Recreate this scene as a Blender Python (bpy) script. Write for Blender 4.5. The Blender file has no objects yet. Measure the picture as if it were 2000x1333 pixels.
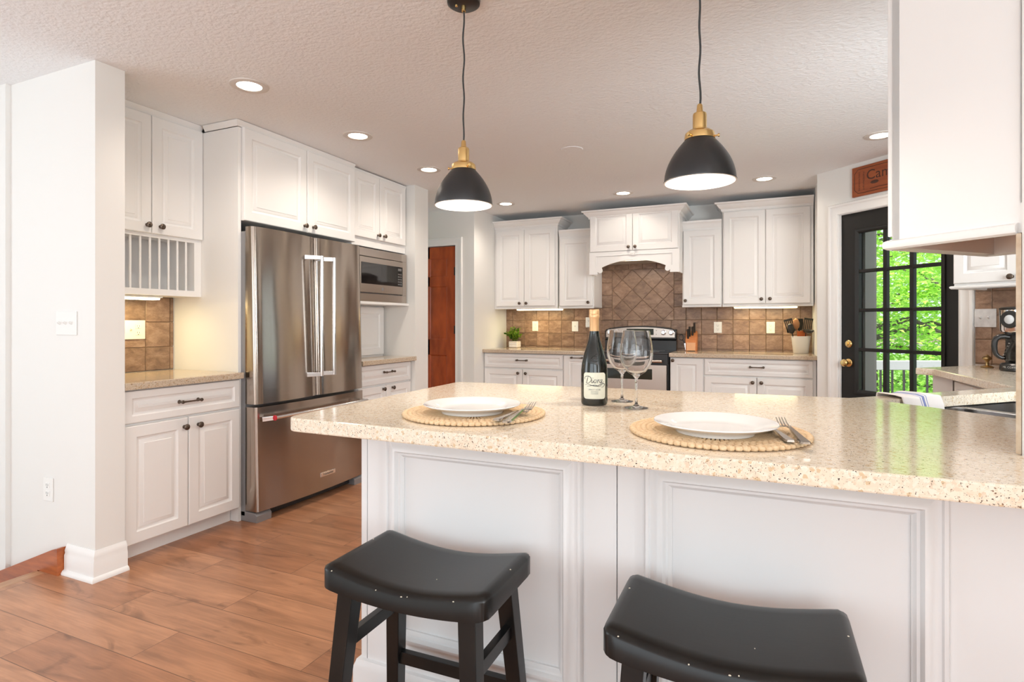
import bpy, bmesh, math, random
from mathutils import Vector, Matrix
R = math.radians
PI = math.pi
sc = bpy.context.scene
C = sc.collection
rnd = random.Random(7)

# ------------------------------------------------------------------ camera
F_PX, HORIZON, CAM_H, YAW = 1120.0, 631.0, 1.21, 24.0
cam_d = bpy.data.cameras.new('camera')
cam = bpy.data.objects.new('camera', cam_d)
C.objects.link(cam)
cam.location = (0, 0, CAM_H)
cam.rotation_euler = (R(90), 0, R(YAW))
cam_d.sensor_width = 36.0
cam_d.lens = 36.0 * F_PX / 2000.0
cam_d.shift_y = (HORIZON - 666.5) / 2000.0
cam_d.clip_start = 0.02
cam_d.clip_end = 200
sc.camera = cam

# ------------------------------------------------------------------ render look, sky, daylight
sc.view_settings.view_transform = 'Standard'
sc.view_settings.look = 'None'
sc.view_settings.gamma = 1.0
sc.view_settings.use_curve_mapping = False
sc.view_settings.exposure = 0.03
try:
    cy = sc.cycles
    cy.use_denoising = True
    cy.max_bounces = 10
    cy.diffuse_bounces = 5
    cy.glossy_bounces = 5
    cy.transmission_bounces = 8
    cy.transparent_max_bounces = 12
    cy.caustics_reflective = False
    cy.caustics_refractive = False
    cy.sample_clamp_indirect = 3.0
    cy.sample_clamp_direct = 12.0
except Exception:
    pass
world = bpy.data.worlds.new('world')
sc.world = world
world.use_nodes = True
bg = world.node_tree.nodes['Background']
bg.inputs['Color'].default_value = (0.80, 0.90, 1.0, 1)
bg.inputs['Strength'].default_value = 1.5


def lamp(name, kind, loc, power, color=(1, 1, 1), size=None, size_y=None, rot=(0, 0, 0), **kw):
    d = bpy.data.lights.new(name, kind)
    d.energy = power
    d.color = color
    if kind == 'AREA':
        d.shape = 'RECTANGLE' if size_y else 'DISK'
        d.size = size
        if size_y:
            d.size_y = size_y
    elif kind in ('POINT', 'SPOT'):
        d.shadow_soft_size = size or 0.03
    for k, v in kw.items():
        setattr(d, k, v)
    o = bpy.data.objects.new(name, d)
    C.objects.link(o)
    o.location = loc
    o.rotation_euler = rot
    return o


sun = lamp('sun', 'SUN', (-3, -4, 9), 9.0, (1, 0.96, 0.88), angle=R(3))
sun.rotation_euler = Vector((-0.25, -0.38, 0.9)).to_track_quat('Z', 'Y').to_euler()
# daylight entering the dining room behind the camera through its windows
lamp('window_daylight', 'AREA', (-1.2, -3.15, 1.45), 34, (0.90, 0.97, 1.0), 2.6, 1.9, (R(106), 0, 0))
lamp('window_daylight', 'AREA', (1.75, -3.15, 1.45), 46, (0.90, 0.97, 1.0), 2.2, 1.9, (R(106), 0, 0))
lamp('window_daylight', 'AREA', (-4.75, -0.9, 1.5), 38, (0.93, 0.98, 1.0), 2.2, 1.8, (R(102), 0, R(-90)))
lamp('window_daylight', 'AREA', (4.1, -0.65, 1.5), 140, (0.90, 0.97, 1.0), 2.0, 1.8, (R(102), 0, R(90)))
# daylight through the window above the sink
lamp('window_daylight', 'AREA', (1.732, 2.157, 1.68), 85, (0.94, 0.98, 1.0), 1.5, 1.1, (R(90), 0, R(45)))


# ------------------------------------------------------------------ materials
def nodes_of(m):
    m.use_nodes = True
    nt = m.node_tree
    return nt, nt.nodes['Principled BSDF'], nt.nodes, nt.links


def mat(name, col, rough=0.5, metal=0.0, coat=0.0, spec=None, bump=None, vary=None):
    m = bpy.data.materials.new(name)
    nt, p, N, L = nodes_of(m)
    p.inputs['Base Color'].default_value = (*col, 1)
    p.inputs['Roughness'].default_value = rough
    p.inputs['Metallic'].default_value = metal
    p.inputs['Coat Weight'].default_value = coat
    p.inputs['Coat Roughness'].default_value = 0.05
    if spec is not None:
        p.inputs['Specular IOR Level'].default_value = spec
    tc = None
    if bump or vary:
        tc = N.new('ShaderNodeTexCoord')
    if bump:
        scale, strength, dist = bump[:3]
        vec = tc.outputs['Object']
        if len(bump) > 3:
            mp = N.new('ShaderNodeMapping')
            mp.inputs['Scale'].default_value = bump[3]
            L.new(vec, mp.inputs['Vector'])
            vec = mp.outputs['Vector']
        nz = N.new('ShaderNodeTexNoise')
        nz.inputs['Scale'].default_value = scale
        nz.inputs['Detail'].default_value = 4
        L.new(vec, nz.inputs['Vector'])
        b = N.new('ShaderNodeBump')
        b.inputs['Strength'].default_value = strength
        b.inputs['Distance'].default_value = dist
        L.new(nz.outputs['Fac'], b.inputs['Height'])
        L.new(b.outputs['Normal'], p.inputs['Normal'])
    if vary:
        scale, col2 = vary[:2]
        vec = tc.outputs['Object']
        if len(vary) > 2:
            mp = N.new('ShaderNodeMapping')
            mp.inputs['Scale'].default_value = vary[2]
            L.new(vec, mp.inputs['Vector'])
            vec = mp.outputs['Vector']
        nz = N.new('ShaderNodeTexNoise')
        nz.inputs['Scale'].default_value = scale
        nz.inputs['Detail'].default_value = 6
        L.new(vec, nz.inputs['Vector'])
        rp = N.new('ShaderNodeValToRGB')
        rp.color_ramp.elements[0].position = 0.35
        rp.color_ramp.elements[0].color = (*col, 1)
        rp.color_ramp.elements[1].position = 0.68
        rp.color_ramp.elements[1].color = (*col2, 1)
        L.new(nz.outputs['Fac'], rp.inputs['Fac'])
        L.new(rp.outputs['Color'], p.inputs['Base Color'])
    return m


def emit(name, col, strength):
    m = bpy.data.materials.new(name)
    nt, p, N, L = nodes_of(m)
    p.inputs['Base Color'].default_value = (*col, 1)
    p.inputs['Emission Color'].default_value = (*col, 1)
    p.inputs['Emission Strength'].default_value = strength
    return m


def math_node(N, L, op, a, b=None):
    n = N.new('ShaderNodeMath')
    n.operation = op
    for i, v in enumerate((a, b)):
        if v is None:
            continue
        if isinstance(v, (int, float)):
            n.inputs[i].default_value = v
        else:
            L.new(v, n.inputs[i])
    return n.outputs[0]


def mixc(N, L, fac, a, b, mode='MIX'):
    n = N.new('ShaderNodeMix')
    n.data_type = 'RGBA'
    n.blend_type = mode
    for sock, v in ((n.inputs[0], fac), (n.inputs[6], a), (n.inputs[7], b)):
        if isinstance(v, (int, float)):
            sock.default_value = v
        elif isinstance(v, tuple):
            sock.default_value = (*v, 1)
        else:
            L.new(v, sock)
    return n.outputs[2]


def granite(name='speckled_quartz', fine=1.0, dens=0.0, tone=1.0):
    m = bpy.data.materials.new(name)
    nt, p, N, L = nodes_of(m)
    tc = N.new('ShaderNodeTexCoord')
    nzv = N.new('ShaderNodeTexNoise')
    nzv.inputs['Scale'].default_value = 170
    nzv.inputs['Detail'].default_value = 3
    L.new(tc.outputs['Object'], nzv.inputs['Vector'])
    sc_ = N.new('ShaderNodeVectorMath')
    sc_.operation = 'SCALE'
    sc_.inputs['Scale'].default_value = 0.010
    L.new(nzv.outputs['Color'], sc_.inputs[0])
    av = N.new('ShaderNodeVectorMath')
    L.new(tc.outputs['Object'], av.inputs[0])
    L.new(sc_.outputs[0], av.inputs[1])
    V = av.outputs[0]

    def vor(scale):
        n = N.new('ShaderNodeTexVoronoi')
        n.inputs['Scale'].default_value = scale
        L.new(V, n.inputs['Vector'])
        s = N.new('ShaderNodeSeparateColor')
        L.new(n.outputs['Color'], s.inputs[0])
        return n, s
    v1, s1 = vor(120 * min(fine, 1.3))
    rp = N.new('ShaderNodeValToRGB')
    rp.color_ramp.interpolation = 'CONSTANT'
    cols = [(0, (0.72, 0.60, 0.46)), (0.22, (0.84, 0.75, 0.62)), (0.5, (0.78, 0.66, 0.51)), (0.72, (0.88, 0.82, 0.72)), (0.90, (0.62, 0.47, 0.32))]
    el = rp.color_ramp.elements
    el[0].position, el[0].color = 0, (*cols[0][1], 1)
    el[1].position, el[1].color = cols[1][0], (*cols[1][1], 1)
    for q, c in cols[2:]:
        e = el.new(q)
        e.color = (*c, 1)
    L.new(s1.outputs[0], rp.inputs['Fac'])
    base = mixc(N, L, 0.55, rp.outputs['Color'], (0.81, 0.71, 0.57))
    # dark and brown specks: small discs in random cells
    for scale, rad, thr, c in ((60, 0.36, 0.84, (0.66, 0.50, 0.32)), (150, 0.26, 0.84, (0.05, 0.04, 0.035)), (95, 0.22, 0.88, (0.22, 0.14, 0.09)), (260, 0.30, 0.78, (0.24, 0.18, 0.13))):
        n, s = vor(scale * fine)
        thr -= dens
        near = math_node(N, L, 'LESS_THAN', n.outputs['Distance'], rad)
        pick = math_node(N, L, 'GREATER_THAN', s.outputs[1], thr)
        fac = math_node(N, L, 'MULTIPLY', near, pick)
        base = mixc(N, L, fac, base, c)
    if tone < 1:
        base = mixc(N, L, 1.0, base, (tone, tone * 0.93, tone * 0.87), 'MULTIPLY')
    L.new(base, p.inputs['Base Color'])
    p.inputs['Roughness'].default_value = 0.11
    p.inputs['Specular IOR Level'].default_value = 0.55
    return m


def wood_floor():
    m = bpy.data.materials.new('maple_planks')
    nt, p, N, L = nodes_of(m)
    tc = N.new('ShaderNodeTexCoord')
    br = N.new('ShaderNodeTexBrick')
    br.offset = 0.41
    br.offset_frequency = 2
    for k, v in (('Scale', 1.0), ('Mortar Size', 0.0016), ('Mortar Smooth', 0.2), ('Bias', 0.0), ('Brick Width', 1.05), ('Row Height', 0.19)):
        br.inputs[k].default_value = v
    br.inputs['Color1'].default_value = (0, 0, 0, 1)
    br.inputs['Color2'].default_value = (1, 1, 1, 1)
    br.inputs['Mortar'].default_value = (0.5, 0.5, 0.5, 1)
    L.new(tc.outputs['Object'], br.inputs['Vector'])
    rp = N.new('ShaderNodeValToRGB')
    rp.color_ramp.elements[0].color = (0.37, 0.163, 0.082, 1)
    rp.color_ramp.elements[1].color = (0.52, 0.262, 0.145, 1)
    L.new(br.outputs['Color'], rp.inputs['Fac'])
    # grain shifted per plank
    sep = N.new('ShaderNodeSeparateColor')
    L.new(br.outputs['Color'], sep.inputs[0])
    cmb = N.new('ShaderNodeCombineXYZ')
    L.new(math_node(N, L, 'MULTIPLY', sep.outputs[0], 13.0), cmb.inputs[1])
    L.new(math_node(N, L, 'MULTIPLY', sep.outputs[0], 7.0), cmb.inputs[2])
    add = N.new('ShaderNodeVectorMath')
    L.new(tc.outputs['Object'], add.inputs[0])
    L.new(cmb.outputs[0], add.inputs[1])
    mp = N.new('ShaderNodeMapping')
    mp.inputs['Scale'].default_value = (1.3, 8, 1)
    L.new(add.outputs[0], mp.inputs['Vector'])
    nz = N.new('ShaderNodeTexNoise')
    nz.inputs['Scale'].default_value = 2.0
    nz.inputs['Detail'].default_value = 8
    nz.inputs['Distortion'].default_value = 0.6
    L.new(mp.outputs[0], nz.inputs['Vector'])
    g = N.new('ShaderNodeValToRGB')
    g.color_ramp.elements[0].position = 0.30
    g.color_ramp.elements[0].color = (0.70, 0.67, 0.65, 1)
    g.color_ramp.elements[1].position = 0.62
    g.color_ramp.elements[1].color = (1.08, 1.06, 1.04, 1)
    L.new(nz.outputs['Fac'], g.inputs['Fac'])
    c = mixc(N, L, 1.0, rp.outputs['Color'], g.outputs['Color'], 'MULTIPLY')
    mp3 = N.new('ShaderNodeMapping')
    mp3.inputs['Scale'].default_value = (3.0, 70, 1)
    L.new(add.outputs[0], mp3.inputs['Vector'])
    nz3 = N.new('ShaderNodeTexNoise')
    nz3.inputs['Scale'].default_value = 2.0
    nz3.inputs['Detail'].default_value = 5
    L.new(mp3.outputs[0], nz3.inputs['Vector'])
    g3 = N.new('ShaderNodeValToRGB')
    g3.color_ramp.elements[0].position = 0.3
    g3.color_ramp.elements[0].color = (0.86, 0.85, 0.84, 1)
    g3.color_ramp.elements[1].position = 0.65
    g3.color_ramp.elements[1].color = (1.04, 1.04, 1.04, 1)
    L.new(nz3.outputs['Fac'], g3.inputs['Fac'])
    c = mixc(N, L, 1.0, c, g3.outputs['Color'], 'MULTIPLY')
    # broad dark blotches and knots
    mp2 = N.new('ShaderNodeMapping')
    mp2.inputs['Scale'].default_value = (1.6, 4.2, 1)
    L.new(add.outputs[0], mp2.inputs['Vector'])
    nz2 = N.new('ShaderNodeTexNoise')
    nz2.inputs['Scale'].default_value = 2.3
    nz2.inputs['Detail'].default_value = 5
    nz2.inputs['Distortion'].default_value = 1.2
    L.new(mp2.outputs[0], nz2.inputs['Vector'])
    k = N.new('ShaderNodeValToRGB')
    k.color_ramp.elements[0].position = 0.24
    k.color_ramp.elements[0].color = (0.30, 0.26, 0.24, 1)
    k.color_ramp.elements[1].position = 0.40
    k.color_ramp.elements[1].color = (1, 1, 1, 1)
    L.new(nz2.outputs['Fac'], k.inputs['Fac'])
    c = mixc(N, L, 0.75, c, k.outputs['Color'], 'MULTIPLY')
    c = mixc(N, L, math_node(N, L, 'MULTIPLY', br.outputs['Fac'], 0.7), c, (0.07, 0.03, 0.014))
    L.new(c, p.inputs['Base Color'])
    p.inputs['Roughness'].default_value = 0.30
    b = N.new('ShaderNodeBump')
    b.inputs['Strength'].default_value = 0.25
    b.inputs['Distance'].default_value = 0.002
    L.new(math_node(N, L, 'SUBTRACT', nz.outputs['Fac'], br.outputs['Fac']), b.inputs['Height'])
    L.new(b.outputs['Normal'], p.inputs['Normal'])
    return m


def tile_mat():
    m = bpy.data.materials.new('slate_tile')
    nt, p, N, L = nodes_of(m)
    g = N.new('ShaderNodeNewGeometry')
    tc = N.new('ShaderNodeTexCoord')
    ri = g.outputs['Random Per Island']
    cmb = N.new('ShaderNodeCombineXYZ')
    L.new(math_node(N, L, 'MULTIPLY', ri, 31.0), cmb.inputs[0])
    L.new(math_node(N, L, 'MULTIPLY', ri, 17.0), cmb.inputs[1])
    L.new(math_node(N, L, 'MULTIPLY', ri, 23.0), cmb.inputs[2])
    add = N.new('ShaderNodeVectorMath')
    L.new(tc.outputs['Object'], add.inputs[0])
    L.new(cmb.outputs[0], add.inputs[1])
    mp = N.new('ShaderNodeMapping')
    mp.inputs['Scale'].default_value = (11, 11, 20)
    mp.inputs['Rotation'].default_value = (0.3, 0.5, 0.2)
    L.new(add.outputs[0], mp.inputs['Vector'])
    nz = N.new('ShaderNodeTexNoise')
    nz.inputs['Scale'].default_value = 1.0
    nz.inputs['Detail'].default_value = 9
    nz.inputs['Roughness'].default_value = 0.70
    nz.inputs['Distortion'].default_value = 0.35
    L.new(mp.outputs[0], nz.inputs['Vector'])
    rp = N.new('ShaderNodeValToRGB')
    rp.color_ramp.elements[0].position = 0.3
    rp.color_ramp.elements[0].color = (0.135, 0.074, 0.045, 1)
    rp.color_ramp.elements[1].position = 0.72
    rp.color_ramp.elements[1].color = (0.42, 0.285, 0.20, 1)
    e = rp.color_ramp.elements.new(0.5)
    e.color = (0.265, 0.162, 0.104, 1)
    L.new(nz.outputs['Fac'], rp.inputs['Fac'])
    tone = math_node(N, L, 'ADD', math_node(N, L, 'MULTIPLY', ri, 0.35), 0.80)
    cb = N.new('ShaderNodeCombineXYZ')
    for i in range(3):
        L.new(tone, cb.inputs[i])
    L.new(mixc(N, L, 1.0, rp.outputs['Color'], cb.outputs[0], 'MULTIPLY'), p.inputs['Base Color'])
    p.inputs['Roughness'].default_value = 0.32
    b = N.new('ShaderNodeBump')
    b.inputs['Strength'].default_value = 0.5
    b.inputs['Distance'].default_value = 0.004
    L.new(nz.outputs['Fac'], b.inputs['Height'])
    L.new(b.outputs['Normal'], p.inputs['Normal'])
    return m


def steel(name, col, rough, wavy=0.0, brush=(1, 1, 260), aniso=0.0):
    m = bpy.data.materials.new(name)
    nt, p, N, L = nodes_of(m)
    p.inputs['Base Color'].default_value = (*col, 1)
    p.inputs['Metallic'].default_value = 1
    if aniso:
        p.inputs['Anisotropic'].default_value = aniso
        tg = N.new('ShaderNodeTangent')
        tg.direction_type = 'RADIAL'
        tg.axis = 'Z'
        L.new(tg.outputs[0], p.inputs['Tangent'])
        p.inputs['Anisotropic Rotation'].default_value = 0.25
    tc = N.new('ShaderNodeTexCoord')
    mp = N.new('ShaderNodeMapping')
    mp.inputs['Scale'].default_value = brush
    L.new(tc.outputs['Object'], mp.inputs['Vector'])
    nz = N.new('ShaderNodeTexNoise')
    nz.inputs['Scale'].default_value = 3
    L.new(mp.outputs[0], nz.inputs['Vector'])
    L.new(math_node(N, L, 'ADD', math_node(N, L, 'MULTIPLY', nz.outputs['Fac'], 0.12), rough - 0.06), p.inputs['Roughness'])
    if wavy:
        mp2 = N.new('ShaderNodeMapping')
        mp2.inputs['Scale'].default_value = (1, 5.0, 0.9)
        L.new(tc.outputs['Object'], mp2.inputs['Vector'])
        n2 = N.new('ShaderNodeTexNoise')
        n2.inputs['Scale'].default_value = 1.3
        n2.inputs['Detail'].default_value = 1
        L.new(mp2.outputs[0], n2.inputs['Vector'])
        b = N.new('ShaderNodeBump')
        b.inputs['Strength'].default_value = 1
        b.inputs['Distance'].default_value = wavy
        L.new(n2.outputs['Fac'], b.inputs['Height'])
        L.new(b.outputs['Normal'], p.inputs['Normal'])
    return m


def pane_glass(name, tint=(1, 1, 1)):
    m = bpy.data.materials.new(name)
    m.use_nodes = True
    nt = m.node_tree
    N, L = nt.nodes, nt.links
    N.remove(N['Principled BSDF'])
    tr = N.new('ShaderNodeBsdfTransparent')
    tr.inputs[0].default_value = (*tint, 1)
    gl = N.new('ShaderNodeBsdfGlossy')
    gl.inputs['Roughness'].default_value = 0.0
    fr = N.new('ShaderNodeFresnel')
    fr.inputs[0].default_value = 1.45
    mx = N.new('ShaderNodeMixShader')
    L.new(fr.outputs[0], mx.inputs[0])
    L.new(tr.outputs[0], mx.inputs[1])
    L.new(gl.outputs[0], mx.inputs[2])
    L.new(mx.outputs[0], N['Material Output'].inputs[0])
    return m


def leaf_mat(name, c1, c2):
    m = bpy.data.materials.new(name)
    m.use_nodes = True
    nt = m.node_tree
    N, L = nt.nodes, nt.links
    N.remove(N['Principled BSDF'])
    g = N.new('ShaderNodeNewGeometry')
    col = mixc(N, L, g.outputs['Random Per Island'], c1, c2)
    d = N.new('ShaderNodeBsdfDiffuse')
    t = N.new('ShaderNodeBsdfTranslucent')
    L.new(col, d.inputs[0])
    L.new(col, t.inputs[0])
    mx = N.new('ShaderNodeMixShader')
    mx.inputs[0].default_value = 0.5
    L.new(d.outputs[0], mx.inputs[1])
    L.new(t.outputs[0], mx.inputs[2])
    L.new(mx.outputs[0], N['Material Output'].inputs[0])
    return m


WALL = mat('wall_paint', (0.80, 0.795, 0.77), 0.6, bump=(160, 0.08, 0.002))
CEIL = mat('ceiling_plaster', (0.88, 0.895, 0.91), 0.75, bump=(48, 0.55, 0.009, (1, 1.3, 1)))
TRIMW = mat('trim_paint', (0.86, 0.855, 0.84), 0.35)
CAB = mat('cabinet_paint', (0.85, 0.84, 0.825), 0.32, bump=(60, 0.04, 0.001))
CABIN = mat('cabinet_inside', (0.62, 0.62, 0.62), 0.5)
PENP = mat('peninsula_paint', (0.79, 0.79, 0.79), 0.36, bump=(60, 0.04, 0.001))
FLOOR = wood_floor()
GRAN = granite(fine=1.45, dens=0.03)
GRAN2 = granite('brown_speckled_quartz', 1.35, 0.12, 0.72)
TILE = tile_mat()
GROUT = mat('grout', (0.20, 0.135, 0.09), 0.8)
SS = steel('stainless_wavy', (0.42, 0.36, 0.31), 0.17, 0.012, aniso=0.8)
SSP = steel('stainless_plain', (0.52, 0.46, 0.41), 0.24)
SSB = steel('stainless_sink', (0.55, 0.55, 0.55), 0.22, 0, (200, 1, 1))
CHROME = mat('bright_metal', (0.86, 0.86, 0.87), 0.10, 1)
GREYM = mat('grey_painted_metal', (0.30, 0.30, 0.31), 0.4, 0.4)
BRONZE = mat('dark_bronze', (0.13, 0.10, 0.08), 0.33, 0.85)
BRASS = mat('satin_brass', (0.80, 0.56, 0.24), 0.25, 1)
OLDBRASS = mat('aged_brass', (0.42, 0.28, 0.13), 0.3, 1)
BLACK = mat('black_enamel', (0.015, 0.015, 0.016), 0.32)
MATTEB = mat('matte_black_shade', (0.013, 0.0145, 0.017), 0.36, spec=0.65)
GLOSSB = mat('black_glass', (0.008, 0.008, 0.009), 0.05, coat=0.3)
PLASTB = mat('black_plastic', (0.018, 0.018, 0.018), 0.28)
STOOL = mat('worn_black_lacquer', (0.006, 0.006, 0.006), 0.30, spec=0.38, vary=(9, (0.011, 0.010, 0.009)), bump=(5, 0.05, 0.001, (3, 40, 40)))
CHIP = mat('bare_wood_chip', (0.70, 0.64, 0.52), 0.7)
SHADEW = mat('shade_lining', (0.93, 0.92, 0.90), 0.5)
PLATE = mat('white_porcelain', (0.90, 0.90, 0.89), 0.10, coat=0.4)
JUTE = mat('braided_jute', (0.74, 0.51, 0.29), 0.85, vary=(140, (0.84, 0.64, 0.41)), bump=(260, 0.6, 0.003))
JUTED = mat('dark_jute', (0.46, 0.26, 0.13), 0.9, vary=(120, (0.60, 0.38, 0.22)))
BOTTLE = mat('dark_bottle_glass', (0.006, 0.009, 0.008), 0.04, spec=0.7)
FOIL = mat('copper_foil', (0.78, 0.50, 0.26), 0.35, 0.55)
PAPER = mat('cream_label', (0.86, 0.85, 0.70), 0.55)
INK = mat('black_ink', (0.03, 0.03, 0.035), 0.5)
GREYINK = mat('grey_ink', (0.30, 0.30, 0.28), 0.5)
GLASS = bpy.data.materials.new('clear_glass')
_, _p, _, _ = nodes_of(GLASS)
_p.inputs['Base Color'].default_value = (1, 1, 1, 1)
_p.inputs['Roughness'].default_value = 0.0
_p.inputs['Transmission Weight'].default_value = 1.0
_p.inputs['IOR'].default_value = 1.45
PANE = pane_glass('window_pane')
CARAFE = pane_glass('carafe_glass', (0.75, 0.72, 0.68))
RED = mat('red_stained_wood', (0.46, 0.088, 0.020), 0.30, vary=(3, (0.27, 0.045, 0.010), (4, 4, 1.2)))
SKIRT = mat('orange_stained_wood', (0.47, 0.125, 0.028), 0.35, vary=(4, (0.30, 0.07, 0.018), (1.5, 6, 9)))
NOSEM = mat('pale_nosing_wood', (0.52, 0.30, 0.17), 0.4, vary=(6, (0.42, 0.22, 0.12), (6, 1, 1)))
SIGNW = mat('sign_wood', (0.34, 0.085, 0.022), 0.45, vary=(5, (0.24, 0.055, 0.015), (1, 1, 6)))
BURN = mat('burnt_lettering', (0.06, 0.02, 0.01), 0.6)
BLOCKW = mat('orange_block_wood', (0.60, 0.22, 0.07), 0.4, vary=(12, (0.50, 0.17, 0.05), (1, 1, 6)))
BLOCKL = mat('light_block_wood', (0.75, 0.40, 0.20), 0.4)
UNDERW = mat('raw_wood_underside', (0.62, 0.25, 0.085), 0.55, vary=(5, (0.40, 0.15, 0.05), (1, 8, 1)))
DOORB = mat('charcoal_door_paint', (0.012, 0.011, 0.010), 0.45, spec=0.35, bump=(120, 0.1, 0.002))
PLASTW = mat('white_plastic', (0.84, 0.84, 0.82), 0.3)
PLASTI = mat('ivory_plastic', (0.84, 0.80, 0.66), 0.3)
MARBLE = mat('white_marble', (0.74, 0.73, 0.72), 0.2, vary=(18, (0.55, 0.54, 0.54)))
SLOT = mat('dark_slot', (0.05, 0.05, 0.05), 0.6)
POTW = mat('white_glazed_pot', (0.80, 0.72, 0.62), 0.35)
PLANT = leaf_mat('plant_leaf', (0.05, 0.15, 0.015), (0.26, 0.38, 0.05))
SOIL = mat('soil', (0.03, 0.02, 0.015), 0.9)
SPOONW = mat('wooden_spoon', (0.42, 0.20, 0.09), 0.5)
REDH = mat('orange_handle', (0.55, 0.12, 0.02), 0.4)
NICKEL = mat('polished_steel', (0.56, 0.51, 0.46), 0.16, 1)
REDDOT = mat('red_emblem', (0.55, 0.015, 0.03), 0.3)
LEDGRN = mat('dim_display', (0.012, 0.018, 0.008), 0.1)
EXTW = mat('grey_siding', (0.22, 0.21, 0.19), 0.8)
DECKW = mat('deck_board', (0.42, 0.40, 0.37), 0.8)
RAILW = mat('white_rail', (0.42, 0.43, 0.44), 0.5)
FENCEW = mat('weathered_wood', (0.36, 0.29, 0.22), 0.85)
ROOFM = mat('grey_roof', (0.30, 0.27, 0.26), 0.85)
BARK = mat('bark', (0.055, 0.045, 0.035), 0.9)
LEAFA = leaf_mat('maple_leaf', (0.36, 0.68, 0.08), (0.62, 0.86, 0.20))
LEAFB = leaf_mat('shade_leaf', (0.22, 0.52, 0.06), (0.46, 0.76, 0.14))
GRASS = mat('lawn_grass', (0.12, 0.30, 0.05), 0.9, vary=(3, (0.20, 0.40, 0.07)))
LAMPW = emit('lamp_diffuser', (1.0, 0.90, 0.76), 14.0)
BULB = emit('pendant_bulb', (1.0, 0.93, 0.83), 30.0)
TUBEL = emit('under_cabinet_tube', (1.0, 0.88, 0.55), 7.0)


def towel_mat():
    m = bpy.data.materials.new('striped_towel')
    nt, p, N, L = nodes_of(m)
    tc = N.new('ShaderNodeTexCoord')
    sp = N.new('ShaderNodeSeparateXYZ')
    L.new(tc.outputs['Object'], sp.inputs[0])
    x = sp.outputs[0]
    fac = None
    for c, w in ((2.072, 0.006), (2.087, 0.0018), (2.058, 0.0018)):
        f = math_node(N, L, 'LESS_THAN', math_node(N, L, 'ABSOLUTE', math_node(N, L, 'SUBTRACT', x, c)), w)
        fac = f if fac is None else math_node(N, L, 'MAXIMUM', fac, f)
    L.new(mixc(N, L, fac, (0.85, 0.80, 0.77), (0.22, 0.25, 0.48)), p.inputs['Base Color'])
    p.inputs['Roughness'].default_value = 0.9
    return m


TOWEL = towel_mat()


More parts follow.
